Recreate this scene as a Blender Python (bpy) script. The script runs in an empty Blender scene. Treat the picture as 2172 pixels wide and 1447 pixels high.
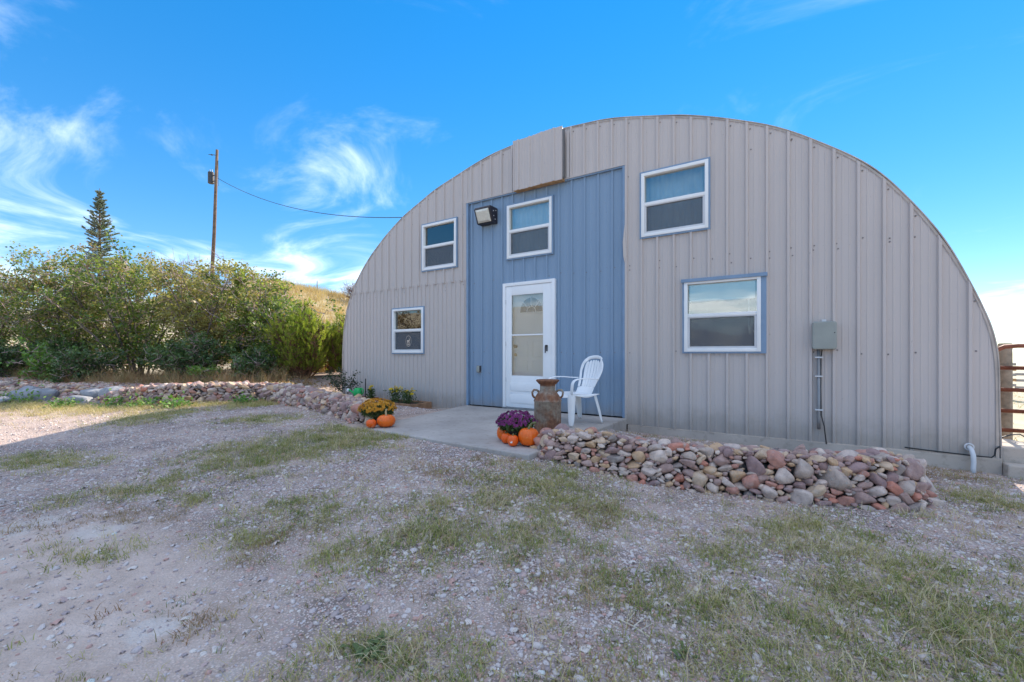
import bpy, bmesh, math, random
import numpy as np
from mathutils import Vector, Matrix

# ------------------------------------------------------------------ camera, sky, sun, exposure
scene = bpy.context.scene
C = scene.collection
EYE = 0.916
cam_data = bpy.data.cameras.new('camera')
cam = bpy.data.objects.new('camera', cam_data)
C.objects.link(cam)
cam.location = (3.324, -5.992, EYE)
cam.rotation_euler = (math.radians(90), 0, math.atan2(0.5412, 0.8409))
cam_data.sensor_width = 36.0
cam_data.lens = 36.0 * 905.0 / 2172.0
cam_data.shift_y = 27.0 / 2172.0
cam_data.clip_start = 0.05
cam_data.clip_end = 3000
scene.camera = cam

# shadow of a point one metre up falls at (-0.17, -1.50): the sun stands behind the building
SUN_TO = Vector((0.17, 1.50, 1.0)).normalized()
SUN_EL = math.asin(SUN_TO.z)
SUN_ROT = math.atan2(SUN_TO.x, SUN_TO.y)
sun_data = bpy.data.lights.new('sun', 'SUN')
sun_data.energy = 2.0
sun_data.angle = math.radians(0.5)
sun_data.color = (1.0, 0.90, 0.76)
sun = bpy.data.objects.new('sun', sun_data)
C.objects.link(sun)
sun.rotation_euler = (-SUN_TO).to_track_quat('-Z', 'Y').to_euler()

scene.view_settings.view_transform = 'Standard'
scene.view_settings.look = 'None'
scene.view_settings.gamma = 1.0
scene.view_settings.exposure = 2.2
scene.cycles.use_denoising = True
scene.cycles.max_bounces = 8
scene.cycles.transparent_max_bounces = 12

world = bpy.data.worlds.new('World')
scene.world = world
world.use_nodes = True
wn, wl = world.node_tree.nodes, world.node_tree.links
wn.clear()
w_out = wn.new('ShaderNodeOutputWorld')
w_bg = wn.new('ShaderNodeBackground')
w_bg.inputs['Strength'].default_value = 0.10
w_sky = wn.new('ShaderNodeTexSky')
w_sky.sky_type = 'NISHITA'
w_sky.sun_disc = False
w_sky.sun_elevation = SUN_EL
w_sky.sun_rotation = SUN_ROT
w_sky.altitude = 1500
w_sky.air_density = 1.0
w_sky.dust_density = 0.0
w_sky.ozone_density = 2.0
w_hsv = wn.new('ShaderNodeHueSaturation')
w_hsv.inputs['Hue'].default_value = 0.506
w_hsv.inputs['Saturation'].default_value = 1.99
w_hsv.inputs['Value'].default_value = 1.06
w_gam = wn.new('ShaderNodeGamma')          # softens the contrast between zenith and horizon
w_gam.inputs['Gamma'].default_value = 0.55
wl.new(w_sky.outputs[0], w_gam.inputs['Color'])
wl.new(w_gam.outputs[0], w_hsv.inputs['Color'])

def wmath(op, a, b=None, clamp=False):
    n = wn.new('ShaderNodeMath'); n.operation = op; n.use_clamp = clamp
    for i, v in enumerate((a, b)):
        if v is None: continue
        if isinstance(v, (int, float)): n.inputs[i].default_value = v
        else: wl.new(v, n.inputs[i])
    return n.outputs[0]
# broken thin clouds on a flat layer: direction projected on a plane overhead
CLOUD_AT = (59.10, -34.40, 0.0)
w_tc = wn.new('ShaderNodeTexCoord')
w_sep = wn.new('ShaderNodeSeparateXYZ')
wl.new(w_tc.outputs['Generated'], w_sep.inputs[0])
zc = wmath('ADD', wmath('MAXIMUM', w_sep.outputs['Z'], 0.0), 0.10)
px_ = wmath('DIVIDE', w_sep.outputs['X'], zc)
py_ = wmath('DIVIDE', w_sep.outputs['Y'], zc)
w_cmb = wn.new('ShaderNodeCombineXYZ')
wl.new(px_, w_cmb.inputs[0]); wl.new(py_, w_cmb.inputs[1])
w_map = wn.new('ShaderNodeMapping')
w_map.inputs['Rotation'].default_value = (0, 0, math.radians(20))
w_map.inputs['Scale'].default_value = (0.75, 1.0, 1.0)
w_map.inputs['Location'].default_value = CLOUD_AT
w_rot = wn.new('ShaderNodeMapping')
w_rot.inputs['Rotation'].default_value = (0, 0, math.radians(3))
wl.new(w_cmb.outputs[0], w_rot.inputs['Vector'])
wl.new(w_rot.outputs[0], w_map.inputs['Vector'])
def wnoise(scale, detail, rough, dist, vec=None):
    n = wn.new('ShaderNodeTexNoise')
    n.inputs['Scale'].default_value = scale; n.inputs['Detail'].default_value = detail
    n.inputs['Roughness'].default_value = rough; n.inputs['Distortion'].default_value = dist
    wl.new(vec or w_map.outputs[0], n.inputs['Vector']); return n.outputs['Fac']
cl_fine = wnoise(1.5, 10.0, 0.60, 0.9)
cl_big = wnoise(0.42, 2.0, 0.5, 0.3)
cl = wmath('ADD', wmath('MULTIPLY', cl_fine, 0.75), wmath('MULTIPLY', cl_big, 1.15))
w_r = wn.new('ShaderNodeMapRange')
w_r.interpolation_type = 'SMOOTHSTEP'
w_r.inputs['From Min'].default_value = 0.90
w_r.inputs['From Max'].default_value = 1.40
wl.new(cl, w_r.inputs['Value'])
cf = wmath('MULTIPLY', w_r.outputs[0], 0.9, True)
w_mix = wn.new('ShaderNodeMix'); w_mix.data_type = 'RGBA'
w_mix.inputs[7].default_value = (6.6, 6.7, 7.0, 1)
wl.new(cf, w_mix.inputs[0]); wl.new(w_hsv.outputs[0], w_mix.inputs[6])
wl.new(w_mix.outputs[2], w_bg.inputs['Color'])
wl.new(w_bg.outputs[0], w_out.inputs['Surface'])

# ------------------------------------------------------------------ helpers
random.seed(7)
RNG = np.random.default_rng(11)

def tag(o, label=None, cat=None, group=None, kind=None):
    if label: o['label'] = label
    if cat: o['category'] = cat
    if group: o['group'] = group
    if kind: o['kind'] = kind
    return o

def thing(name, label, cat, loc=(0, 0, 0), rz=0.0, group=None):
    o = bpy.data.objects.new(name, None)
    o.empty_display_size = 0.1
    C.objects.link(o)
    o.location = loc
    o.rotation_euler = (0, 0, rz)
    return tag(o, label, cat, group)

def link(name, me, mat=None, parent=None, smooth=False):
    if mat is not None and not me.materials: me.materials.append(mat)
    if smooth: me.shade_smooth()
    o = bpy.data.objects.new(name, me)
    C.objects.link(o)
    if parent is not None: o.parent = parent
    return o

def np_mesh(name, V, F, rnd=None):
    """V (n,3), F (m,k) constant polygon size"""
    V = np.asarray(V, np.float32); F = np.asarray(F, np.int32)
    me = bpy.data.meshes.new(name)
    me.vertices.add(len(V)); me.vertices.foreach_set('co', V.ravel())
    k = F.shape[1]
    me.loops.add(F.size); me.loops.foreach_set('vertex_index', F.ravel())
    me.polygons.add(len(F))
    me.polygons.foreach_set('loop_start', np.arange(len(F), dtype=np.int32) * k)
    me.update(calc_edges=True)
    if rnd is not None:
        a = me.attributes.new('rnd', 'FLOAT', 'FACE')
        a.data.foreach_set('value', np.asarray(rnd, np.float32))
    return me

class MB:
    def __init__(s): s.v = []; s.f = []
    def add(s, vs, fs):
        n = len(s.v); s.v += [tuple(v) for v in vs]; s.f += [tuple(i + n for i in f) for f in fs]; return s
    def box(s, x0, x1, y0, y1, z0, z1, b=0.0):
        if b <= 0:
            vs = [(x, y, z) for z in (z0, z1) for y in (y0, y1) for x in (x0, x1)]
            return s.add(vs, [(0, 2, 3, 1), (4, 5, 7, 6), (0, 1, 5, 4), (2, 6, 7, 3), (0, 4, 6, 2), (1, 3, 7, 5)])
        bm = bmesh.new()
        bmesh.ops.create_cube(bm, size=1)
        for v in bm.verts:
            v.co = (x0 + (v.co.x + .5) * (x1 - x0), y0 + (v.co.y + .5) * (y1 - y0), z0 + (v.co.z + .5) * (z1 - z0))
        bmesh.ops.bevel(bm, geom=bm.edges[:], offset=b, segments=2, profile=.6, affect='EDGES')
        bm.verts.index_update()
        s.add([v.co[:] for v in bm.verts], [[v.index for v in f.verts] for f in bm.faces])
        bm.free(); return s
    def tube(s, pts, r, n=8, cap=True):
        pts = [Vector(p) for p in pts]
        rs = r if isinstance(r, (list, tuple)) else [r] * len(pts)
        t0 = (pts[1] - pts[0]).normalized()
        ref = Vector((0, 0, 1)) if abs(t0.z) < .9 else Vector((1, 0, 0))
        u = t0.cross(ref).normalized()
        vs = []
        for i, p in enumerate(pts):
            t = (pts[min(i + 1, len(pts) - 1)] - pts[max(i - 1, 0)]).normalized()
            u = (u - t * u.dot(t)).normalized(); w = t.cross(u)
            for k in range(n):
                a = 2 * math.pi * k / n
                vs.append(p + (u * math.cos(a) + w * math.sin(a)) * rs[i])
        fs = []
        for i in range(len(pts) - 1):
            for k in range(n):
                a, b = i * n + k, i * n + (k + 1) % n
                fs.append((a, b, b + n, a + n))
        if cap:
            fs.append(tuple(range(n - 1, -1, -1)))
            fs.append(tuple((len(pts) - 1) * n + k for k in range(n)))
        return s.add(vs, fs)
    def prism(s, poly, axis, a0, a1):
        """poly: 2D outline; axis: extrusion axis 'x','y','z'"""
        def P(p, a):
            return {'x': (a, p[0], p[1]), 'y': (p[0], a, p[1]), 'z': (p[0], p[1], a)}[axis]
        n = len(poly)
        vs = [P(p, a0) for p in poly] + [P(p, a1) for p in poly]
        fs = [(i, (i + 1) % n, n + (i + 1) % n, n + i) for i in range(n)]
        fs += [tuple(range(n - 1, -1, -1)), tuple(range(n, 2 * n))]
        return s.add(vs, fs)
    def lathe(s, prof, n=32, fn=None):
        vs = []; fs = []
        for (r, z) in prof:
            for k in range(n):
                a = 2 * math.pi * k / n
                rr = r if fn is None else r * fn(a, r, z)
                vs.append((rr * math.cos(a), rr * math.sin(a), z))
        for i in range(len(prof) - 1):
            for k in range(n):
                a, b = i * n + k, i * n + (k + 1) % n
                fs.append((a, b, b + n, a + n))
        return s.add(vs, fs)
    def mesh(s, name):
        me = bpy.data.meshes.new(name)
        me.from_pydata(s.v, [], s.f); me.update()
        bm = bmesh.new(); bm.from_mesh(me)
        bmesh.ops.recalc_face_normals(bm, faces=bm.faces[:])
        bm.to_mesh(me); bm.free()
        return me
    def build(s, name, mat, parent=None, smooth=False, angle=None):
        me = s.mesh(name)
        o = link(name, me, mat, parent)
        if smooth: me.shade_smooth()
        if angle:
            me.shade_smooth()
            try: me.set_sharp_from_angle(angle=math.radians(angle))
            except Exception: pass
        return o

# ------------------------------------------------------------------ materials
def lin(h):
    h = h.lstrip('#'); c = [int(h[i:i + 2], 16) / 255 for i in (0, 2, 4)]
    return tuple(x / 12.92 if x <= .04045 else ((x + .055) / 1.055) ** 2.4 for x in c) + (1,)

class Mat:
    def __init__(s, name, rough=.7, spec=.3, metal=0.0):
        s.m = bpy.data.materials.new(name); s.m.use_nodes = True
        s.t = s.m.node_tree; s.n = s.t.nodes; s.l = s.t.links
        s.b = s.n['Principled BSDF']
        s.b.inputs['Roughness'].default_value = rough
        s.b.inputs['Specular IOR Level'].default_value = spec
        s.b.inputs['Metallic'].default_value = metal
        s._c = None
    def set(s, inp, v):
        if hasattr(v, 'is_output'): s.l.new(v, s.b.inputs[inp])
        else: s.b.inputs[inp].default_value = v
        return s
    def coord(s, kind='Object', scale=(1, 1, 1), loc=(0, 0, 0)):
        n = s.n.new('ShaderNodeTexCoord'); m = s.n.new('ShaderNodeMapping')
        m.inputs['Scale'].default_value = scale; m.inputs['Location'].default_value = loc
        s.l.new(n.outputs[kind], m.inputs[0]); return m.outputs[0]
    def pos(s):
        return s.n.new('ShaderNodeNewGeometry').outputs['Position']
    def noise(s, vec, scale, detail=4, rough=.55, dist=0.0, out='Fac'):
        n = s.n.new('ShaderNodeTexNoise')
        n.inputs['Scale'].default_value = scale; n.inputs['Detail'].default_value = detail
        n.inputs['Roughness'].default_value = rough; n.inputs['Distortion'].default_value = dist
        if vec is not None: s.l.new(vec, n.inputs['Vector'])
        return n.outputs[out]
    def voro(s, vec, scale, out='Color', feature='F1', rnd=1.0):
        n = s.n.new('ShaderNodeTexVoronoi'); n.feature = feature
        n.inputs['Scale'].default_value = scale; n.inputs['Randomness'].default_value = rnd
        if vec is not None: s.l.new(vec, n.inputs['Vector'])
        return n.outputs[out]
    def ramp(s, fac, stops, interp='LINEAR'):
        n = s.n.new('ShaderNodeValToRGB'); n.color_ramp.interpolation = interp
        e = n.color_ramp.elements
        while len(e) < len(stops): e.new(.5)
        for i, (p, c) in enumerate(stops):
            e[i].position = p
            e[i].color = c if len(c) == 4 else tuple(c) + (1,)
        s.l.new(fac, n.inputs[0]); return n.outputs[0]
    def mix(s, fac, a, b, mode='MIX'):
        n = s.n.new('ShaderNodeMix'); n.data_type = 'RGBA'; n.blend_type = mode
        for i, v in ((0, fac), (6, a), (7, b)):
            if hasattr(v, 'is_output'): s.l.new(v, n.inputs[i])
            else: n.inputs[i].default_value = v if i == 0 else (tuple(v) + (1,) if len(v) == 3 else v)
        return n.outputs[2]
    def math(s, op, a, b=0.0, clamp=False):
        n = s.n.new('ShaderNodeMath'); n.operation = op; n.use_clamp = clamp
        for i, v in ((0, a), (1, b)):
            if hasattr(v, 'is_output'): s.l.new(v, n.inputs[i])
            else: n.inputs[i].default_value = v
        return n.outputs[0]
    def sstep(s, v, a, b):
        n = s.n.new('ShaderNodeMapRange'); n.interpolation_type = 'SMOOTHSTEP'
        n.inputs['From Min'].default_value = a; n.inputs['From Max'].default_value = b
        s.l.new(v, n.inputs['Value']); return n.outputs[0]
    def bump(s, h, strength=.3, dist=.01):
        n = s.n.new('ShaderNodeBump')
        n.inputs['Strength'].default_value = strength; n.inputs['Distance'].default_value = dist
        s.l.new(h, n.inputs['Height']); s.l.new(n.outputs[0], s.b.inputs['Normal']); return s
    def attr(s, name='rnd'):
        n = s.n.new('ShaderNodeAttribute'); n.attribute_name = name; return n.outputs['Fac']
    def orand(s):
        return s.n.new('ShaderNodeObjectInfo').outputs['Random']
    def xyz(s, vec):
        n = s.n.new('ShaderNodeSeparateXYZ'); s.l.new(vec, n.inputs[0]); return n.outputs

def plain(name, col, rough=.6, spec=.3, metal=0.0, var=.12, nscale=6.0, bump=0.0):
    m = Mat(name, rough, spec, metal)
    v = m.coord('Object')
    n = m.noise(v, nscale, 5)
    c = col if len(col) == 4 else tuple(col) + (1,)
    a = tuple(x * (1 - var) for x in c[:3]) + (1,); b = tuple(min(1, x * (1 + var)) for x in c[:3]) + (1,)
    m.set('Base Color', m.ramp(n, [(.3, a), (.7, b)]))
    if bump: m.bump(m.noise(v, nscale * 8, 3), bump, .005)
    return m.m

def foliage(name, stops, trans=.35, rough=.5, spec=.25, noise_scale=1.2):
    m = Mat(name, rough, spec)
    r = m.attr()
    col = m.ramp(r, stops)
    big = m.noise(m.pos(), noise_scale, 2)
    col = m.mix(m.sstep(big, .35, .7), col, m.mix(.45, col, stops[-1][1]))
    m.set('Base Color', col)
    tr = m.n.new('ShaderNodeBsdfTranslucent'); m.l.new(m.mix(1.0, col, (1.0, 1.0, .55, 1), 'MULTIPLY'), tr.inputs[0])
    mx = m.n.new('ShaderNodeMixShader'); mx.inputs[0].default_value = trans
    m.l.new(m.b.outputs[0], mx.inputs[1]); m.l.new(tr.outputs[0], mx.inputs[2])
    m.l.new(mx.outputs[0], m.n['Material Output'].inputs['Surface'])
    return m.m

def siding(name, col, dirt=.3):
    m = Mat(name, .42, .4)
    p = m.pos()
    x = m.xyz(p)
    # weathering: long faint vertical streaks and cloudy chalking
    sc = m.n.new('ShaderNodeMapping'); sc.inputs['Scale'].default_value = (9, 1, .5); m.l.new(p, sc.inputs[0])
    st = m.noise(sc.outputs[0], 1.6, 5)
    cl = m.noise(p, .7, 4)
    c = m.mix(m.math('MULTIPLY', m.sstep(st, .42, .75), dirt), col, tuple(v * .80 for v in col[:3]))
    c = m.mix(m.math('MULTIPLY', m.sstep(cl, .4, .75), .35), c, tuple(min(1, v * 1.12) for v in col[:3]))
    sp = m.noise(p, 30, 2)
    c = m.mix(m.math('MULTIPLY', m.sstep(sp, .68, .78), .35), c, (.20, .15, .12))
    splash = m.math('MULTIPLY', m.sstep(m.math('ADD', x[2], m.math('MULTIPLY', m.noise(p, 5, 5, .7), -.5)), .05, -.32), .55)
    c = m.mix(splash, c, (.30, .25, .20))
    run = m.n.new('ShaderNodeMapping'); run.inputs['Scale'].default_value = (22, 1, .35); m.l.new(p, run.inputs[0])
    c = m.mix(m.math('MULTIPLY', m.sstep(m.noise(run.outputs[0], 1.0, 3), .66, .80), .22), c, (.34, .27, .22))
    m.set('Base Color', c)
    wv = m.n.new('ShaderNodeMapping'); wv.inputs['Scale'].default_value = (6, 1, .8); m.l.new(p, wv.inputs[0])
    m.bump(m.math('ADD', m.noise(wv.outputs[0], .5, 1), m.math('MULTIPLY', m.noise(p, 2.2, 2), .8)), .16, .025)
    m.set('Roughness', m.ramp(cl, [(.3, (.36,) * 3), (.7, (.55,) * 3)]))
    return m.m

M = {}
M['grey'] = siding('grey_siding', (.515, .46, .43), .16)
M['blue'] = siding('blue_siding', (.215, .305, .415), .14)
M['bluetrim'] = plain('blue_trim', (.20, .29, .41), .45, .35, var=.08)
M['white'] = plain('white_vinyl', (.80, .80, .79), .4, .35, var=.04, nscale=3)
M['doorwhite'] = plain('white_door_paint', (.82, .82, .82), .45, .35, var=.03, nscale=3)
M['rooftin'] = plain('weathered_roof_steel', (.46, .40, .35), .55, .4, .3, var=.3, nscale=3)
M['dark'] = plain('dark_interior', (.035, .035, .04), .8, .2)
M['black'] = plain('black_metal', (.02, .02, .022), .4, .4)
M['bronze'] = plain('dark_bronze', (.025, .022, .03), .45, .4)
M['screw'] = plain('screw_steel', (.24, .22, .22), .45, .5, .5)
M['wood'] = plain('raw_wood', (.42, .25, .12), .75, .2, var=.3, nscale=9)
M['galv'] = plain('galvanised_conduit', (.24, .24, .245), .45, .5, .4)
M['boxgrey'] = plain('grey_green_plastic', (.30, .315, .285), .5, .35, var=.08)
M['pvc'] = plain('white_pvc', (.60, .60, .61), .4, .4, var=.05)
M['rubber'] = plain('black_cable', (.025, .027, .03), .5, .3)
M['lens'] = plain('lamp_lens', (.62, .60, .52), .3, .5, var=.08, nscale=30)
M['blind'] = plain('window_blind', (.86, .87, .84), .6, .2, var=.05)
M['curtain'] = plain('curtain', (.74, .78, .80), .8, .1, var=.1)
M['straw'] = plain('etched_line', (.55, .45, .36), .6)

def glass(name, refl=.32, tint=(.93, .96, .96)):
    m = Mat(name)
    t = m.n.new('ShaderNodeBsdfTransparent'); t.inputs[0].default_value = tint + (1,)
    g = m.n.new('ShaderNodeBsdfGlossy'); g.inputs['Roughness'].default_value = .012
    g.inputs['Color'].default_value = (.92, .92, .86, 1)
    v = m.coord('Object')
    bp = m.n.new('ShaderNodeBump'); bp.inputs['Strength'].default_value = .06; bp.inputs['Distance'].default_value = .02
    m.l.new(m.noise(v, 2.2, 2), bp.inputs['Height']); m.l.new(bp.outputs[0], g.inputs['Normal'])
    lw = m.n.new('ShaderNodeFresnel'); lw.inputs['IOR'].default_value = 1.5
    f = m.math('ADD', lw.outputs[0], refl, True)
    mx = m.n.new('ShaderNodeMixShader')
    m.l.new(f, mx.inputs[0]); m.l.new(t.outputs[0], mx.inputs[1]); m.l.new(g.outputs[0], mx.inputs[2])
    m.l.new(mx.outputs[0], m.n['Material Output'].inputs['Surface'])
    return m.m
M['glass'] = glass('window_glass', .12)
M['fan'] = plain('fanlight_glass', (.16, .21, .26), .15, .5, var=.3, nscale=8)
M['brass'] = plain('worn_brass', (.45, .33, .18), .35, .5, .8)
M['doorglass'] = glass('storm_glass', .03, (.92, .93, .93))

def screenmat():
    m = Mat('insect_screen', .8, .1)
    m.set('Base Color', (.17, .19, .215, 1))
    t = m.n.new('ShaderNodeBsdfTransparent')
    mx = m.n.new('ShaderNodeMixShader'); mx.inputs[0].default_value = .40
    m.l.new(t.outputs[0], mx.inputs[1]); m.l.new(m.b.outputs[0], mx.inputs[2])
    m.l.new(mx.outputs[0], m.n['Material Output'].inputs['Surface'])
    return m.m
M['screen'] = screenmat()

def concrete(name, col, crack=False):
    m = Mat(name, .85, .2)
    p = m.pos()
    a = m.noise(p, 1.3, 5); b = m.noise(p, 14, 5); d = m.noise(p, 120, 2)
    c = m.ramp(a, [(.3, tuple(v * .78 for v in col)), (.7, tuple(v * 1.15 for v in col))])
    c = m.mix(m.math('MULTIPLY', m.sstep(b, .5, .75), .35), c, (.16, .13, .10))
    c = m.mix(m.math('MULTIPLY', m.sstep(d, .6, .75), .3), c, (.12, .11, .10))
    m.set('Base Color', c)
    m.bump(m.math('ADD', b, m.math('MULTIPLY', d, .4)), .35, .006)
    return m.m
M['concrete'] = concrete('patio_concrete', (.43, .385, .35))
M['foundation'] = concrete('foundation_concrete', (.52, .44, .37))

def stone_mat(name, src):
    m = Mat(name, .72, .25)
    r = m.orand() if src == 'obj' else m.attr()
    base = m.ramp(r, [(0.0, (0.419, 0.273, 0.232)), (.10, (0.596, 0.467, 0.398)), (.20, (0.466, 0.306, 0.261)), (.30, (0.621, 0.446, 0.308)),
                      (.40, (0.350, 0.226, 0.209)), (.50, (0.674, 0.527, 0.436)), (.58, (0.504, 0.248, 0.188)), (.66, (0.485, 0.373, 0.308)),
                      (.75, (0.381, 0.253, 0.224)), (.83, (0.584, 0.378, 0.227)), (.91, (0.314, 0.251, 0.222)), (.965, (0.562, 0.230, 0.160))], 'CONSTANT')
    v = m.coord('Object', (6, 6, 6)) if src == 'obj' else None
    p = m.pos()
    n1 = m.noise(p, 22, 5, .6); n2 = m.noise(p, 90, 3); n3 = m.noise(p, 9, 3)
    c = m.mix(m.sstep(n1, .35, .72), base, m.mix(1.0, base, (.72, .72, .74), 'MULTIPLY'))
    c = m.mix(m.math('MULTIPLY', m.sstep(n3, .55, .72), .55), c, m.mix(.5, base, (.52, .49, .46)))
    c = m.mix(m.math('MULTIPLY', m.sstep(n2, .58, .75), .4), c, (.16, .13, .115))
    lich = m.math('MULTIPLY', m.sstep(m.noise(p, 16, 4), .63, .7), m.sstep(m.math('FRACT', m.math('MULTIPLY', r, 17.3)), .62, .7))
    c = m.mix(m.math('MULTIPLY', lich, .6), c, (.45, .43, .38))
    m.set('Base Color', c)
    m.bump(m.math('ADD', n1, m.math('MULTIPLY', n2, .5)), .6, .018)
    return m.m
M['stone'] = stone_mat('river_stone', 'obj')
M['stones'] = stone_mat('river_stone_joined', 'attr')

def boulder_mat():
    m = Mat('blue_grey_boulder', .8, .2)
    p = m.pos()
    n = m.noise(p, 6, 6, .6); k = m.noise(p, 45, 4)
    c = m.ramp(n, [(.3, (.19, .195, .215)), (.6, (.32, .325, .345)), (.8, (.42, .41, .40))])
    c = m.mix(m.math('MULTIPLY', m.sstep(k, .55, .75), .5), c, (.13, .12, .12))
    m.set('Base Color', c); m.bump(n, .6, .04)
    return m.m
M['boulder'] = boulder_mat()

def ground_mat():
    m = Mat('gravel_yard', .92, .15)
    p = m.pos(); x = m.xyz(p)
    big = m.noise(p, .55, 5, .6); mid = m.noise(p, 2.3, 5, .6); fine = m.noise(p, 38, 4, .7)
    # bare dirt and crushed gravel
    dirt = m.ramp(m.noise(p, 5, 6, .65), [(.3, (0.483, 0.358, 0.287)), (.55, (0.628, 0.482, 0.398)), (.8, (0.725, 0.582, 0.497))])
    peb = m.n.new('ShaderNodeTexVoronoi'); peb.inputs['Scale'].default_value = 95
    m.l.new(p, peb.inputs['Vector'])
    pc = m.ramp(m.xyz(peb.outputs['Color'])[0], [(0, (0.435, 0.325, 0.298)), (.2, (0.652, 0.526, 0.474)), (.4, (0.543, 0.370, 0.331)), (.55, (0.748, 0.616, 0.540)),
                          (.7, (0.579, 0.448, 0.408)), (.85, (0.556, 0.302, 0.243)), (1, (0.676, 0.571, 0.529))], 'CONSTANT')
    edge = m.sstep(peb.outputs['Distance'], .55, .25)
    pc = m.mix(edge, (.20, .16, .14), pc)
    gm = m.sstep(m.math('ADD', mid, m.math('MULTIPLY', big, .6)), .62, .95)
    c = m.mix(gm, pc, m.mix(.45, dirt, pc))
    # open dirt in the driveway on the lower left of the yard
    dx = m.math('ADD', x[0], -.4); dy = m.math('ADD', x[1], 5.6)
    dd = m.math('ADD', m.math('MULTIPLY', m.math('MULTIPLY', dx, dx), .35), m.math('MULTIPLY', m.math('MULTIPLY', dy, dy), 1.3))
    dd = m.math('ADD', dd, m.math('MULTIPLY', mid, 1.2))
    c = m.mix(m.math('MULTIPLY', m.sstep(dd, 1.75, .7), .85), c, dirt)
    pale = m.sstep(m.noise(p, 1.6, 6, .6), .60, .68)
    c = m.mix(m.math('MULTIPLY', pale, m.math('MULTIPLY', m.sstep(dd, 2.0, .9), m.math('MULTIPLY', m.noise(p, 45, 4, .7), .9))), c, (.64, .59, .54))
    # dry grass land away from the yard
    gr = m.ramp(m.noise(p, 1.1, 8, .7), [(.25, (.28, .225, .155)), (.5, (.46, .39, .28)), (.75, (.58, .51, .39))])
    gr = m.mix(m.sstep(m.noise(p, .12, 4), .50, .7), gr, (.46, .40, .26))
    yard = m.math('MULTIPLY', m.sstep(m.math('ABSOLUTE', m.math('ADD', x[0], 1.0)), 13.0, 7.5), m.sstep(m.math('ABSOLUTE', m.math('ADD', x[1], 5.0)), 12.0, 7.5))
    inner = m.sstep(x[0], 5.4, 4.9)
    front = m.sstep(x[1], .6, -.6)
    yard = m.math('MULTIPLY', yard, m.math('MAXIMUM', inner, front))
    yard = m.math('ADD', yard, m.math('MULTIPLY', m.math('ADD', mid, -.5), .6), True)
    c = m.mix(m.sstep(yard, .35, .65), gr, c)
    # moist soil and litter under the hedge
    m.set('Base Color', c)
    h = m.math('ADD', m.math('MULTIPLY', peb.outputs['Distance'], -.5), m.math('MULTIPLY', fine, .6))
    m.bump(h, .6, .015)
    return m.m
M['ground'] = ground_mat()
# ------------------------------------------------------------------ terrain
def sst(a, b, x):
    t = np.clip((np.asarray(x, float) - a) / (b - a), 0, 1)
    return t * t * (3 - 2 * t)
WX = np.array([-40, -20, -14, -9.4, -8.15, -6.5, -5.8, -5.5, -5.2, -3.5, -2.44, -1.3, -.9])
WY = np.array([-6.5, -5.2, -4.5, -3.8, -3.38, -3.1, -2.72, -2.2, -1.70, -1.90, -2.09, -2.30, -2.45])
def wall_y(X): return np.interp(X, WX, WY)
_ph = RNG.uniform(0, 6.28, (10, 2)); _fr = RNG.uniform(.25, 1.6, (10, 2)) * RNG.choice([-1, 1], (10, 2))
def wob(X, Y):
    r = 0
    for i in range(10): r = r + np.sin(X * _fr[i, 0] + _ph[i, 0]) * np.sin(Y * _fr[i, 1] + _ph[i, 1]) / 10
    return r
def ground_z(X, Y):
    X = np.asarray(X, float); Y = np.asarray(Y, float)
    z = -.165 - .012 * np.clip(X, -6, 7) + .008 * np.clip(Y, -7, 0)
    z = z + .155 * sst(2.7, 1.35, X) * sst(-5.2, -2.9, Y) * sst(-9, -3, X)
    d = Y - wall_y(X)
    bank = sst(-4.5, -5.5, X) * (sst(.12, .7, d) * .27 + .035 * np.clip(d - .6, 0, 7))
    z = z + bank
    s = -.9 * X - .3 * Y
    z = z + 7.4 * sst(14, 31, s) * (.42 + .58 * sst(1, 17, Y))
    z = z + sst(26, 75, -Y) * (1.6 + 6.5 * sst(-4, -38, X))
    dist = np.hypot(X - 3.3, Y + 6)
    right = sst(3, 9, X) * sst(-2, 6, Y)
    z = z - right * .0215 * np.clip(dist - 6, 0, 1e4)
    far = sst(9, 30, dist)
    z = z + wob(X, Y) * (.03 * sst(1, 4, dist) * (1 - .6 * right) + .5 * far * (1 - right))
    # keep it level along the building
    nb = sst(7, 5.4, np.abs(X)) * sst(-.9, -.2, Y) * sst(16, 14, Y)
    z = z * (1 - nb) + nb * (-.155 - .016 * X)
    return z
def gz(x, y): return float(ground_z(x, y))

n = 250
u = np.linspace(-1, 1, n)
warp = lambda u, c: c + np.sinh(u * 6.3) / np.sinh(6.3) * 900 + u * 9
GX, GY = np.meshgrid(warp(u, 0.0), warp(u, -2.0), indexing='xy')
V = np.stack([GX, GY, ground_z(GX, GY)], -1).reshape(-1, 3)
ii = np.arange(n * n).reshape(n, n)
F = np.stack([ii[:-1, :-1], ii[:-1, 1:], ii[1:, 1:], ii[1:, :-1]], -1).reshape(-1, 4)
g = link('ground', np_mesh('ground', V, F), M['ground'], smooth=True)
tag(g, kind='structure')

# concrete patio in front of the door
m = MB().prism([(-1.07, -2.56), (1.36, -2.66), (1.42, -.025), (-1.50, -.025)], 'z', -.22, 0.0)
slab = m.build('patio_slab', M['concrete'])
bv = slab.modifiers.new('bevel', 'BEVEL'); bv.width = .012; bv.segments = 2
tag(slab, kind='structure')

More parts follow.
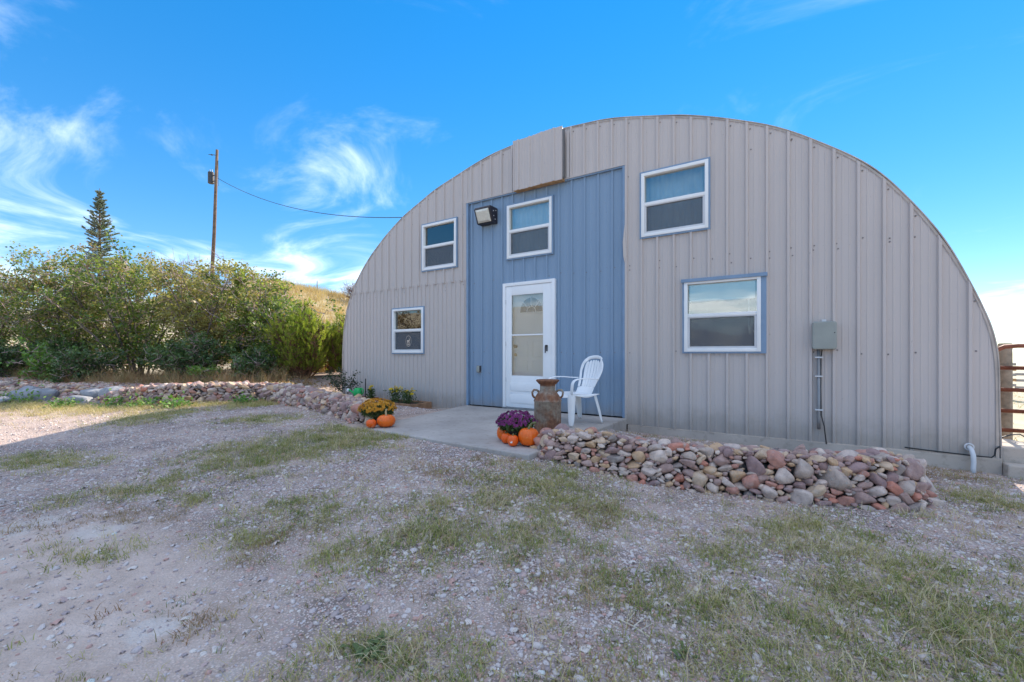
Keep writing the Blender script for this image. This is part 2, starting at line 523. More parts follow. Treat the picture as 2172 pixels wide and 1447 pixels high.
# ------------------------------------------------------------------ the arched metal building
arch = [(-5.03, -.12), (-5.035, .5), (-5.02, 1.03), (-4.975, 1.554), (-4.87, 1.95), (-4.507, 2.562), (-4.12, 2.935), (-3.605, 3.345), (-3.015, 3.685),
        (-2.332, 3.973), (-1.471, 4.215), (-.835, 4.345), (-.2, 4.405), (.43, 4.401), (1.049, 4.338), (1.481, 4.254), (2.175, 4.059), (2.681, 3.877),
        (3.135, 3.657), (3.469, 3.452), (3.826, 3.173), (4.102, 2.915), (4.295, 2.664), (4.478, 2.382), (4.654, 2.054), (4.822, 1.666), (4.92, 1.403),
        (4.993, 1.147), (5.028, .873), (5.034, .464), (5.034, -.14)]
A = np.array(arch)
sl = np.r_[0, np.cumsum(np.hypot(*np.diff(A, axis=0).T))]
ss_ = np.linspace(0, sl[-1], 260)
AX = np.interp(ss_, sl, A[:, 0]); AZ = np.interp(ss_, sl, A[:, 1])
k = np.exp(-np.linspace(-2, 2, 15) ** 2); k /= k.sum()
pad = lambda a: np.r_[a[0] - (a[7:0:-1] - a[0]), a, a[-1] - (a[-2:-9:-1] - a[-1])]
AX = np.convolve(pad(AX), k, 'valid'); AZ = np.convolve(pad(AZ), k, 'valid')
ix = np.argsort(AX)
def arch_z(x): return float(np.interp(x, AX[ix], AZ[ix]))

B = thing('metal_building', 'arched grey metal building with a blue panelled entry bay', 'building', (0, 0, -.1))
def P_(o):  # children keep world coordinates
    o.parent = B; o.location = (0, 0, .1); return o

PITCH = .2148; RIB0 = 1.623
WINS = {  # trim outline x0,x1,z0,z1
    'ul': (-2.585, -1.695, 2.485, 3.40), 'c': (-.645, .24, 2.485, 3.415), 'ur': (1.603, 2.503, 2.512, 3.436),
    'lr': (2.166, 3.12, .92, 1.887), 'll': (-3.415, -2.515, .91, 1.833)}
BLUE = (-1.475, 1.385, 3.60)
holes = [tuple((a + .05, b - .05, c + .05, d - .05)) for a, b, c, d in WINS.values()]
holes.append((-.665, .245, -1, 2.05))
def sub(iv, hs):
    out = [iv]
    for a, b in hs:
        nx = []
        for p, q in out:
            if b <= p or a >= q: nx.append((p, q)); continue
            if p < a: nx.append((p, a))
            if b < q: nx.append((b, q))
        out = nx
    return out
def profile(x0, x1, pitch, rib0, h=.027, minor=True):
    xs = set([round(x0, 5), round(x1, 5)])
    for a, b, c, d in holes:
        for e in (a, b):
            if x0 < e < x1: xs.add(round(e, 5))
    k0 = math.floor((x0 - rib0) / pitch) - 1; k1 = math.ceil((x1 - rib0) / pitch) + 1
    keys = []
    for k in range(k0, k1 + 1):
        r = rib0 + k * pitch
        w = pitch / .2148
        keys += [(r - .022 * min(1, w * 1.2), 0), (r - .012 * min(1, w * 1.2), h), (r + .012 * min(1, w * 1.2), h), (r + .022 * min(1, w * 1.2), 0)]
        if minor:
            for q in (.36, .64):
                keys += [(r + pitch * q - .010, 0), (r + pitch * q - .005, .0032), (r + pitch * q + .005, .0032), (r + pitch * q + .010, 0)]
    keys.sort()
    kx = [a for a, b in keys]; ky = [b for a, b in keys]
    for a in kx:
        if x0 < a < x1: xs.add(round(a, 5))
    xs = sorted(xs)
    return xs, [float(np.interp(x, kx, ky)) for x in xs]
def sheet(name, mat, x0, x1, zlo, zhi, y=0.0, pitch=PITCH, rib0=RIB0, h=.027, minor=True, extra=()):
    xs, hs = profile(x0, x1, pitch, rib0, h, minor)
    if x1 - x0 > .6 or zhi is None:   # refine so the curved head is smooth
        pass
    mb = MB()
    for i in range(len(xs) - 1):
        xa, xb = xs[i], xs[i + 1]
        if xb - xa < 1e-4: continue
        xm = (xa + xb) / 2
        ta = arch_z(xa) if zhi is None else min(zhi, arch_z(xa)); tb = arch_z(xb) if zhi is None else min(zhi, arch_z(xb))
        top = max(ta, tb)
        hh = [(c, d) for a, b, c, d in list(holes) + list(extra) if a - 1e-4 <= xm <= b + 1e-4]
        for p, q in sub((zlo, top), hh):
            qa, qb = (ta, tb) if abs(q - top) < 1e-6 else (q, q)
            if qa - p < .01 and qb - p < .01: continue
            mb.add([(xa, y - hs[i], p), (xb, y - hs[i + 1], p), (xb, y - hs[i + 1], max(qb, p + .002)), (xa, y - hs[i], max(qa, p + .002))], [(0, 1, 2, 3)])
    if not mb.f: return None
    me = bpy.data.meshes.new(name); me.from_pydata(mb.v, [], mb.f)
    bm = bmesh.new(); bm.from_mesh(me)
    bmesh.ops.remove_doubles(bm, verts=bm.verts[:], dist=1e-5); bm.to_mesh(me); bm.free()
    o = link(name, me, mat); sd = o.modifiers.new('t', 'SOLIDIFY'); sd.thickness = .0025; sd.offset = -1
    return P_(o)
mid0 = RIB0 - PITCH / 2
blue_hole = [(BLUE[0], BLUE[1], -1, BLUE[2])]
# grey sheets, each three ribs wide, trimmed to the arch
edges = []
x = mid0 - 33 * PITCH
while x < 5.3:
    edges.append(x); x += 3 * PITCH
LAP = 2.25
def clipx(a, b):
    return max(a, -5.025), min(b, 5.028)
for a in edges:
    a, b = clipx(a, a + 3 * PITCH)
    if b - a < .02: continue
    segs = []
    if b <= BLUE[0]: segs = [(a, b, 'L')]
    elif a >= BLUE[1]: segs = [(a, b, 'R')]
    else:
        if a < BLUE[0]: segs.append((a, BLUE[0], 'L'))
        segs.append((max(a, BLUE[0]), min(b, BLUE[1]), 'M'))
        if b > BLUE[1]: segs.append((BLUE[1], b, 'R'))
    for p, q, s in segs:
        if q - p < .01: continue
        if s == 'R': sheet('siding_panel', M['grey'], p, q, -.085 - .006 * max(0, p - 1.4), None)
        if s == 'M': sheet('siding_panel', M['grey'], p, q, BLUE[2], None)
        if s == 'L':
            sheet('siding_panel', M['grey'], p, q, LAP - .03, None, y=-.004)
            sheet('siding_panel', M['grey'], p, q, -.09, LAP, pitch=PITCH / 2, rib0=RIB0 + PITCH / 4, h=.016, minor=False)
# blue sheets of the entry bay
for i in range(5):
    w = (BLUE[1] - BLUE[0]) / 5
    sheet('siding_panel', M['blue'], BLUE[0] + i * w, BLUE[0] + (i + 1) * w, .012, BLUE[2] + .02, y=.022, h=.024)
# trims round the blue bay
mb = MB()
mb.box(BLUE[0] - .012, BLUE[0] + .028, -.026, .03, .004, BLUE[2])
P_(mb.build('bay_corner_trim', M['bluetrim']))
o = MB().box(BLUE[1] - .03, BLUE[1] + .004, -.024, .03, .004, BLUE[2] + .01).build('bay_corner_trim', M['bluetrim']); P_(o)
o = MB().box(BLUE[0] - .03, BLUE[1] + .03, -.031, .01, BLUE[2], BLUE[2] + .014).build('bay_head_trim', M['grey']); P_(o)
o = MB().box(BLUE[0] + .03, BLUE[1] - .032, -.018, .015, BLUE[2] - .022, BLUE[2] - .001).build('bay_head_trim', M['bluetrim']); P_(o)
o = MB().box(BLUE[1] + .006, BLUE[1] + .03, -.028, .01, -.08, BLUE[2]).build('bay_corner_trim', M['grey']); P_(o)
# a buckled strip of the corner trim
o = MB().add([(1.392, -.03, 2.2), (1.415, -.032, 2.3), (1.392, -.04, 2.75), (1.372, -.06, 2.5), (1.378, -.055, 2.3)], [(0, 1, 2, 3, 4)]).build('bay_corner_trim', M['grey'])
P_(o)

# roof shell: corrugated arches running back
NS = len(AX)
tx = np.gradient(AX); tz = np.gradient(AZ); L_ = np.hypot(tx, tz); nx, nz = -tz / L_, tx / L_
ys = np.r_[-.014, np.linspace(.0, 14.0, 113)]
rows = []
for j, y in enumerate(ys):
    off = .010 + (.012 * (j % 2) if j > 1 else 0) + .004 * np.sin(ss_ * 2.1) + .004 * np.sin(ss_ * 5.7 + 1)
    rows.append(np.stack([AX + nx * off, np.full(NS, y), AZ + nz * off], -1))
V = np.concatenate(rows)
jj = np.arange(len(ys) * NS).reshape(len(ys), NS)
F = np.stack([jj[:-1, :-1], jj[1:, :-1], jj[1:, 1:], jj[:-1, 1:]], -1).reshape(-1, 4)
o = link('roof', np_mesh('roof', V, F), M['rooftin'], smooth=True)
sd = o.modifiers.new('t', 'SOLIDIFY'); sd.thickness = .011; sd.offset = -1
P_(o)
# closing strip between the siding and the roof edge
V = np.concatenate([np.stack([AX + nx * -.012, np.full(NS, -.008), AZ + nz * -.012], -1), np.stack([AX + nx * .011, np.full(NS, -.008), AZ + nz * .011], -1)])
F = np.stack([np.arange(NS - 1), np.arange(1, NS), NS + np.arange(1, NS), NS + np.arange(NS - 1)], -1)
P_(link('roof_edge_strip', np_mesh('roof_edge_strip', V, F), M['rooftin']))
# back wall and floor close the shell
mb = MB(); mb.add([(x_, 13.95, z_) for x_, z_ in zip(AX, AZ)], [tuple(range(NS))])
P_(mb.build('back_wall', M['grey']))
P_(MB().box(-4.99, 4.99, .10, 13.9, -.5, -.03).build('interior_floor', M['dark']))
P_(MB().box(-5.0, 5.0, 2.6, 2.66, -.03, 1.9).build('interior_partition', M['dark']))
# foundation strip
P_(MB().box(1.44, 5.05, -.05, .06, -.6, -.088).build('foundation', M['foundation']))
P_(MB().box(-5.04, -1.52, -.035, .06, -.6, -.094).build('foundation', M['foundation']))
P_(MB().add([(1.44, -.052, -.086), (5.04, -.052, -.108), (5.04, -.03, -.106), (1.44, -.03, -.084)], [(0, 1, 2, 3)]).build('foundation_cap', M['foundation']))

# screws in rows
mb_v = []; 
def screw_pts():
    pts = []
    for k in range(-32, 17):
        r = RIB0 + k * PITCH + .035
        for z in (.93, 2.08, 2.16, 3.45):
            if random.random() < .25: continue
            zz = z + random.uniform(-.02, .02) * 1.5
            if abs(r) > 4.98 or zz > arch_z(r) - .06: continue
            if any(a - .1 < r < b + .1 and c - .1 < zz < d + .1 for a, b, c, d in holes): continue
            inb = BLUE[0] < r < BLUE[1] and zz < BLUE[2]
            if inb and z in (2.08, 3.45): continue
            pts.append((r + random.uniform(-.012, .012), (.020 if inb else -.002), zz))
        zt = arch_z(min(5.02, max(-5.02, r))) - .07
        if abs(r) < 4.95 and random.random() < .75: pts.append((r, -.004, zt))
    return pts
ico = bmesh.new(); bmesh.ops.create_icosphere(ico, subdivisions=1, radius=1)
iv = np.array([v.co[:] for v in ico.verts]); ico.verts.index_update(); ifc = np.array([[v.index for v in f.verts] for f in ico.faces]); ico.free()
sp_ = np.array(screw_pts()); V = (sp_[:, None, :] + iv[None] * np.array([.0095, .006, .0095])).reshape(-1, 3)
F = (ifc[None] + (np.arange(len(sp_)) * len(iv))[:, None, None]).reshape(-1, 3)
o = link('screw_heads', np_mesh('screw_heads', V, F), M['screw'], smooth=True); o['kind'] = 'stuff'; P_(o)

# loose head panel above the bay
fx0, fx1, fz0, fz1 = -.44, .455, 3.575, 4.387
xs, hs = profile(fx0, fx1, PITCH, RIB0 - .03, .017)
mb = MB()
for i in range(len(xs) - 1):
    mb.add([(xs[i], -.12 - hs[i], fz0 + .004 * math.sin(xs[i] * 9)), (xs[i + 1], -.12 - hs[i + 1], fz0 + .004 * math.sin(xs[i + 1] * 9)),
            (xs[i + 1], -.12 - hs[i + 1], fz1 + .006 * math.sin(xs[i + 1] * 8)), (xs[i], -.12 - hs[i], fz1 + .006 * math.sin(xs[i] * 8))], [(0, 1, 2, 3)])
o = link('head_panel', mb.mesh('head_panel'), M['grey']); sd = o.modifiers.new('t', 'SOLIDIFY'); sd.thickness = .003
P_(o)
fw = P_(MB().box(fx0 + .02, fx1 - .01, -.115, -.012, fz0 - .006, fz0 + .03).build('wood_blocking', M['wood']))
P_(MB().box(fx1 - .004, fx1 + .0, -.118, -.026, fz0 + .035, 4.36).build('head_panel_return', M['galv']))
P_(MB().box(fx1 + .03, fx1 + .075, -.034, -.029, fz0 + .04, 4.33).build('closure_strip', M['grey']))

# ------------------------------------------------------------------ windows
def window(key, upper='glass', wide_right=0, screen=True, blind=0.0, locks=False):
    x0, x1, z0, z1 = WINS[key]
    yb = .02 if key == 'c' else 0.0
    t = .022
    fx0, fx1, fz0, fz1 = x0 + t, x1 - t - wide_right, z0 + t, z1 - t
    w = .042
    mb = MB()
    mb.box(fx0, fx0 + w, yb - .045, yb + .05, fz0, fz1, .004)
    mb.box(fx1 - w, fx1, yb - .045, yb + .05, fz0, fz1, .004)
    mb.box(fx0 + w - .002, fx1 - w + .002, yb - .043, yb + .05, fz1 - w, fz1, .004)
    mb.box(fx0 + w - .002, fx1 - w + .002, yb - .043, yb + .05, fz0, fz0 + w, .004)
    zr = z0 + (z1 - z0) * .51
    mb.box(fx0 + w - .002, fx1 - w + .002, yb - .036, yb + .05, zr - .022, zr + .022, .004)
    win = P_(mb.build('window', M['white'], None, angle=30))
    def ch(o): o.parent = win; return o
    # flat metal trim round it
    tb = MB()
    tb.box(x0, fx0 + .002, yb - .034, yb + .0, z0, z1); tb.box(fx1 - .002, x1, yb - .034, yb + .0, z0, z1)
    tb.box(fx0, fx1, yb - .0335, yb, fz1 - .002, z1); tb.box(fx0, fx1, yb - .0335, yb, z0, fz0 + .002)
    ch(tb.build('trim', M['bluetrim']))
    if key == 'lr':
        ch(MB().box(x0 - .012, x1 + .012, -.062, -.03, z1 - .038, z1 + .006, .003).build('head_flashing', M['bluetrim']))
    # sashes: the lower one stands in front with its own thin frame
    sb = MB(); q = .026
    a0, a1, b0, b1 = fx0 + w, fx1 - w, fz0 + w, zr - .022
    sb.box(a0, a0 + q, yb - .03, yb + .0, b0, b1); sb.box(a1 - q, a1, yb - .03, yb + .0, b0, b1)
    sb.box(a0 + q, a1 - q, yb - .029, yb + .0, b0, b0 + q); sb.box(a0 + q, a1 - q, yb - .029, yb + .0, b1 - .012, b1)
    ch(sb.build('lower_sash', M['pvc']))
    pm = MB().box(fx0 + w - .005, fx1 - w + .005, yb + .012, yb + .016, zr + .015, fz1 - w + .005).build('pane', M['glass']); ch(pm)
    pm = MB().box(a0 + .004, a1 - .004, yb + .010, yb + .014, b0 + .004, b1).build('pane', M['glass']); ch(pm)
    if screen: ch(MB().box(a0 + q - .003, a1 - q + .003, yb - .013, yb - .011, b0 + q - .003, b1 - .01).build('insect_screen', M['screen']))
    if blind:
        bl = MB(); zt = fz1 - w
        nsl = max(3, int(blind / .022))
        for i in range(nsl):
            z = zt - blind * (i + .5) / nsl
            bl.add([(fx0 + w + .02, .022, z + .012), (fx1 - w - .02, .022, z + .012), (fx1 - w - .02, .034, z - .011), (fx0 + w + .02, .034, z - .011)], [(0, 1, 2, 3)])
        bl.box(fx0 + w + .015, fx1 - w - .015, .022, .05, zt - .004, zt + .03)
        bl.box(fx0 + w + .02, fx1 - w - .02, .022, .04, zt - blind - .022, zt - blind - .002)
        ch(bl.build('blind', M['blind']))
        ch(MB().tube([(fx1 - w - .09, .05, zt - blind), (fx1 - w - .09, .05, zt - blind - .42)], .004, 6).build('blind_wand', M['blind']))
    if locks:
        for lx in (.2, .75):
            xx = fx0 + (fx1 - fx0) * lx
            ch(MB().box(xx - .035, xx + .035, yb + .0, yb + .01, zr + .022, zr + .034).build('sash_lock', M['white']))
    return win, (fx0 + w, fx1 - w, fz0 + w, zr, fz1 - w)
def curtain(win, ext, y=.16, z0=None):
    a, b, c, zr, d = ext
    c = c if z0 is None else z0
    n = 60; V = []; F = []
    for i in range(n + 1):
        x = a - .1 + (b - a + .2) * i / n
        yy = y + .02 * math.sin(i * 1.35) + .012 * math.sin(i * .61)
        V += [(x, yy, c - .1), (x, yy, d + .1)]
        if i: F.append((2 * i - 2, 2 * i, 2 * i + 1, 2 * i - 1))
    o = link('curtain', MB().add(V, F).mesh('curtain'), M['curtain'], win, smooth=True)
    return o
w1, e1 = window('ul'); curtain(w1, e1)
w2, e2 = window('c'); curtain(w2, e2)
w3, e3 = window('ur', locks=True); curtain(w3, e3, .22)  # pale curtain added behind this window to lighten its upper pane
w4, e4 = window('lr', wide_right=.035, blind=.20)
w5, e5 = window('ll', blind=.0)
bl = MB().box(e5[0] + .06, e5[1] + .01, .10, .106, e5[4] - .14, e5[4] + .04).build('roller_blind', M['blind']); bl.parent = w5
# oval elk emblem on the lower pane
em = MB(); cx, cz = (-3.415 - 2.515) / 2 + .01, 1.165
N = 40
ring = []
for i in range(N):
    a = 2 * math.pi * i / N
    ring.append((cx + .078 * math.cos(a), cz + .108 * math.sin(a))); 
vs = []; fs = []
for i in range(N):
    a = 2 * math.pi * i / N
    for s in (1.0, .93): vs.append((cx + .078 * s * math.cos(a), -.0145, cz + .108 * s * math.sin(a)))
for i in range(N):
    j = (i + 1) % N; fs.append((2 * i, 2 * j, 2 * j + 1, 2 * i + 1))
em.add(vs, fs)
def flat(pts): em.add([(cx + x, -.0145, cz + z) for x, z in pts], [tuple(range(len(pts)))])
flat([(-.042, .0), (-.038, .018), (-.01, .022), (.012, .020), (.022, .034), (.032, .034), (.040, .026), (.046, .018), (.034, .016), (.028, .0), (.020, -.012), (-.03, -.012)])
for lx, dx in ((-.036, -.004), (-.022, .006), (.008, -.003), (.018, .008)):
    flat([(lx, -.012), (lx + .011, -.012), (lx + .006 + dx, -.062), (lx + dx, -.062)])
for s in (-1, 1):
    flat([(.026, .034), (.030, .034), (.026 + s * .022, .078), (.022 + s * .022, .078)])
    flat([(.026 + s * .010, .052), (.029 + s * .010, .052), (.028 + s * .028, .064), (.026 + s * .028, .064)])
    flat([(.026 + s * .005, .043), (.029 + s * .005, .043), (.028 + s * .02, .05), (.026 + s * .02, .05)])
flat([(-.05, -.066), (.045, -.066), (.03, -.078), (-.03, -.078)])
eo = em.build('elk_emblem', M['straw']); eo.parent = w5

# ------------------------------------------------------------------ door
DX0, DX1, DZ = -.70, .28, 2.095
t = .055
mb = MB()
mb.box(DX0, DX0 + t, -.035, .10, .002, DZ, .005); mb.box(DX1 - t, DX1, -.035, .10, .002, DZ, .005)
mb.box(DX0 + t - .002, DX1 - t + .002, -.033, .10, DZ - t, DZ, .005)
frame = P_(mb.build('door', M['doorwhite'], angle=30))
def dch(o): o.parent = frame; return o
sx0, sx1, sz0, sz1 = DX0 + t + .004, DX1 - t - .004, .03, DZ - t - .004
gx0, gx1, gz0, gz1, gm = -.528, .066, .555, 1.885, 1.225
mb = MB()
mb.box(sx0, gx0, -.022, .014, sz0, sz1, .004); mb.box(gx1, sx1, -.022, .014, sz0, sz1, .004)
mb.box(gx0 - .002, gx1 + .002, -.021, .013, gz1, sz1, .004); mb.box(gx0 - .002, gx1 + .002, -.021, .013, sz0, gz0, .004)
mb.box(gx0 - .002, gx1 + .002, -.016, .012, gm - .012, gm + .012, .003)
# raised moulding of the kick panel
kx0, kx1 = sx0 + .09, sx1 - .09
for a, b in ((.30, .44), (.10, .25)):
    mb.box(kx0, kx1, -.030, -.018, a, b, .008)
dch(mb.build('storm_door', M['doorwhite'], angle=30))
dch(MB().box(gx0, gx1, -.006, -.002, gm + .01, gz1).build('pane', M['doorglass']))
dch(MB().box(gx0, gx1, -.010, -.006, gz0, gm - .01).build('pane', M['doorglass']))
hd = MB().box(.128, .152, -.030, -.021, .955, 1.055, .004)
hd.tube([(.140, -.03, 1.045), (.140, -.07, 1.045), (.138, -.075, 1.02), (.134, -.07, .98), (.128, -.06, .93)], [.012, .012, .011, .010, .008], 10)
dch(hd.build('handle', M['black'], smooth=False))
for z in (.45, 1.05, 1.75): dch(MB().box(sx0 - .012, sx0 + .006, -.034, -.022, z, z + .07).build('hinge', M['pvc']))
# inner door with a fanlight
inner = MB().box(DX0 + t, DX1 - t, .06, .095, .012, DZ - t, .0)
for a, b in ((.62, .80), (.86, 1.12)):
    inner.box(-.48, -.26, .054, .0605, a, b, .01); inner.box(-.16, .06, .054, .0605, a, b, .01)
inner = dch(inner.build('inner_door', M['doorwhite']))
fcx, fcz, R1 = -.19, 1.60, .215
pts = [(fcx + R1 * math.cos(a), fcz + R1 * 1.12 * math.sin(a)) for a in np.linspace(0, math.pi, 25)]
fo = MB().prism(pts, 'y', .052, .058).build('fanlight', M['fan']); fo.parent = frame
mb = MB()
for r0, r1 in ((R1 - .005, R1 + .022), (.075, .092)):
    vs = []; fs = []
    AA = np.linspace(0, math.pi, 25)
    for a in AA:
        for r in (r0, r1): vs.append((fcx + r * math.cos(a), .048, fcz + r * 1.12 * math.sin(a)))
    for i in range(24): fs.append((2 * i, 2 * i + 2, 2 * i + 3, 2 * i + 1))
    mb.add(vs, fs)
for a in np.linspace(0, math.pi, 5)[1:-1]:
    c, s = math.cos(a), math.sin(a)
    mb.tube([(fcx + .085 * c, .049, fcz + .095 * s), (fcx + R1 * c, .049, fcz + R1 * 1.12 * s)], .0095, 6)
mb.box(fcx - R1 - .022, fcx + R1 + .022, .044, .0515, fcz - .022, fcz)
fl = mb.build('fanlight_grille', M['doorwhite']); fl.parent = frame
kb = MB()
kb.tube([(-.485, .06, 1.04), (-.485, .015, 1.04)], [.028, .026], 14); 
dch(kb.build('deadbolt', M['black']))
kb = MB(); kb.tube([(-.485, .06, .90), (-.485, .035, .90), (-.485, .02, .90)], [.012, .026, .022], 14)
dch(kb.build('door_knob', M['brass']))
dch(MB().box(DX0 + .01, DX1 - .01, -.06, .06, .001, .026).build('threshold', M['galv']))

# ------------------------------------------------------------------ fittings on the wall
t = thing('flood_light', 'dark bronze wall floodlight beside the upper middle window', 'light', (-1.0, -.01, 3.27))
mb = MB()
prof = [(.03, -.13), (-.12, -.13), (-.215, .10), (-.19, .135), (.03, .135)]
mb.prism(prof, 'x', -.165, .165)
hs_ = mb.build('housing', M['bronze'], t)
bv = hs_.modifiers.new('b', 'BEVEL'); bv.width = .012; bv.segments = 2
nv = Vector((0, -.23, -.095)).normalized()
d0 = Vector((0, -.122, -.115)); d1 = Vector((0, -.209, .085))
mb = MB()
o_ = nv * .012
for sx in (-1,):
    a, b = d0 + o_ * .3, d1 + o_ * .3
    vs = [(-.135, *a[1:]), (.135, *a[1:]), (.135, *b[1:]), (-.135, *b[1:])]
    a2, b2 = d0.lerp(d1, .15) + nv * .03, d0.lerp(d1, .85) + nv * .03
    vs += [(-.11, *a2[1:]), (.11, *a2[1:]), (.11, *b2[1:]), (-.11, *b2[1:])]
    mb.add(vs, [(0, 1, 5, 4), (1, 2, 6, 5), (2, 3, 7, 6), (3, 0, 4, 7), (4, 5, 6, 7)])
mb.build('lens', M['lens'], t)
for y, z in ((-.03, .08), (-.10, .06), (-.05, -.07), (-.09, -.02)): MB().tube([(.164, y, z), (.169, y, z)], .009, 8).build('screw_plug', M['pvc'], t)

t = thing('outlet_cover', 'small grey weatherproof outlet on the blue siding left of the door', 'outlet', (-1.213, .004, .647))
MB().box(-.045, .045, -.022, .0, -.065, .065, .006).build('back_box', M['galv'], t)
MB().box(-.032, .034, -.055, -.02, -.05, .055, .014).build('cover', M['boxgrey'], t, angle=40)
MB().box(.028, .044, -.05, -.018, -.05, .055, .005).build('hinge_side', M['bronze'], t)

t = thing('utility_box', 'grey green plastic utility box on the right wall with conduit below', 'utility box', (3.68, -.02, 1.12))
mb = MB()
poly = []
for cx_, cz_, a0 in ((.085, .130, 0), (-.085, .130, 90), (-.085, -.130, 180), (.085, -.130, 270)):
    for a in range(0, 91, 15):
        aa = math.radians(a0 + a); poly.append((cx_ + .026 * math.cos(aa), cz_ + .026 * math.sin(aa)))
poly = [(x * (1 + .03 * (1 - (z / .156) ** 2)), z) for x, z in poly]
mb.prism(poly, 'y', -.085, .0)
o = mb.build('lid', M['boxgrey'], t); bv = o.modifiers.new('b', 'BEVEL'); bv.width = .012; bv.segments = 3; bv.limit_method = 'ANGLE'
MB().tube([(.09, -.086, .03), (.09, -.09, .03)], .006, 8).build('lock_hole', M['black'], t)
MB().box(-.02, .02, -.01, .0, .155, .185).build('mounting_tab', M['pvc'], t)
MB().tube([(-.05, -.02, -.15), (-.05, -.02, -.95), (-.048, -.02, -1.06)], .017, 12).build('conduit', M['galv'], t, smooth=True)
MB().tube([(-.018, -.012, -.15), (-.028, -.008, -.25), (-.03, -.006, -.6), (-.026, -.01, -.9), (.0, -.02, -1.02), (.02, -.03, -1.22)], .0055, 8).build('cable', M['rubber'], t, smooth=True)
for z in (-.245, -.46, -.84):
    MB().box(-.085, -.012, -.041, -.0, z - .008, z + .008, .003).build('strap', M['pvc'], t)

t = thing('drain_pipe', 'white curved drain pipe coming out of the wall near the right corner', 'pipe', (4.835, -.02, .0))
MB().tube([(0, .03, -.0), (0, -.02, -.005), (.004, -.06, -.025), (.008, -.085, -.07), (.008, -.095, -.13), (.004, -.10, -.19), (0, -.115, -.245)], .0195, 14).build('bend', M['pvc'], t, smooth=True)
MB().lathe([(.030, .0), (.038, .004), (.038, .010), (.026, .012)], 16).build('collar', M['pvc'], t).rotation_euler = (math.radians(90), 0, 0)

pts = [(4.36, -.03, -.06), (4.5, -.032, -.068), (4.7, -.034, -.076), (4.9, -.034, -.083), (4.985, -.034, -.083), (5.005, -.034, -.06), (5.012, -.034, -.0), (5.03, -.03, .018), (5.05, -.0, .024)]
o = MB().tube(pts, .0065, 6).build('power_cable', M['rubber'], smooth=True)
tag(o, 'thin black cable running along the foot of the siding to the right corner', 'cable')
# ------------------------------------------------------------------ stones
def stone_proto(seed, sub=3, box=.0):
    r = random.Random(seed)
    bm = bmesh.new(); bmesh.ops.create_icosphere(bm, subdivisions=sub, radius=1)
    ax = [Vector((r.gauss(0, 1), r.gauss(0, 1), r.gauss(0, 1))).normalized() for _ in range(9)]
    cut = [r.uniform(.48, .86) for _ in range(9)]
    ph = [r.uniform(0, 6.28) for _ in range(6)]
    e = r.uniform(.72, 1.0)
    for v in bm.verts:
        d = v.co.normalized()
        p = Vector([math.copysign(abs(c) ** e, c) for c in d])
        for a, c in zip(ax, cut):           # worn facets
            k = p.dot(a)
            if k > c: p -= a * (k - c) * .8
        p *= 1 + .05 * math.sin(3 * d.x + ph[0]) + .05 * math.sin(3 * d.y + ph[1]) + .04 * math.sin(4 * d.z + ph[2]) + .02 * math.sin(8 * d.x + 7 * d.y + ph[3])
        v.co = p
    mx = max(abs(v.co[i]) for v in bm.verts for i in range(3))
    for v in bm.verts: v.co /= mx
    me = bpy.data.meshes.new('stone'); bm.to_mesh(me); bm.free(); me.shade_smooth()
    return me
PROTO = [stone_proto(i) for i in range(18)]
for me in PROTO: me.materials.append(M['stone'])
PROTO_LO = [stone_proto(100 + i, 2) for i in range(8)]
PEB = []
for i in range(10):        # gravel shows only its upper half
    q = stone_proto(200 + i, 1); bm = bmesh.new(); bm.from_mesh(q)
    bmesh.ops.delete(bm, geom=[f for f in bm.faces if f.calc_center_median().z < -.12], context='FACES')
    bm.to_mesh(q); bm.free(); PEB.append(q)
def arrays(me):
    V = np.zeros(len(me.vertices) * 3); me.vertices.foreach_get('co', V)
    F = np.array([list(p.vertices) for p in me.polygons]); return V.reshape(-1, 3), F
def rotmats(rx, ry, rz):
    cx, sx, cy, sy, cz, sz = np.cos(rx), np.sin(rx), np.cos(ry), np.sin(ry), np.cos(rz), np.sin(rz)
    R = np.empty((len(rx), 3, 3))
    R[:, 0, 0] = cz * cy; R[:, 0, 1] = cz * sy * sx - sz * cx; R[:, 0, 2] = cz * sy * cx + sz * sx
    R[:, 1, 0] = sz * cy; R[:, 1, 1] = sz * sy * sx + cz * cx; R[:, 1, 2] = sz * sy * cx - cz * sx
    R[:, 2, 0] = -sy; R[:, 2, 1] = cy * sx; R[:, 2, 2] = cy * cx
    return R
def scatter(name, protos, pts, R, S, rnd, mat, parent=None, smooth=True):
    """join copies of small prototypes into one mesh"""
    pr = [arrays(p) if not isinstance(p, tuple) else p for p in protos]
    which = RNG.integers(0, len(pr), len(pts))
    Vs, Fs, Rs = [], [], []; base = 0
    for k, (v, f) in enumerate(pr):
        m_ = which == k
        if not m_.any(): continue
        P = pts[m_]; r = R[m_]; s = S[m_]
        if s.ndim == 1: s = s[:, None].repeat(3, 1)
        W = np.einsum('nij,nvj->nvi', r, v[None] * s[:, None, :]) + P[:, None, :]
        Vs.append(W.reshape(-1, 3))
        Fs.append((f[None] + (np.arange(len(P)) * len(v))[:, None, None]).reshape(-1, f.shape[1]) + base)
        Rs.append(np.repeat(rnd[m_], len(f))); base += W.shape[0] * W.shape[1]
    me = np_mesh(name, np.concatenate(Vs), np.concatenate(Fs), np.concatenate(Rs))
    return link(name, me, mat, parent, smooth)

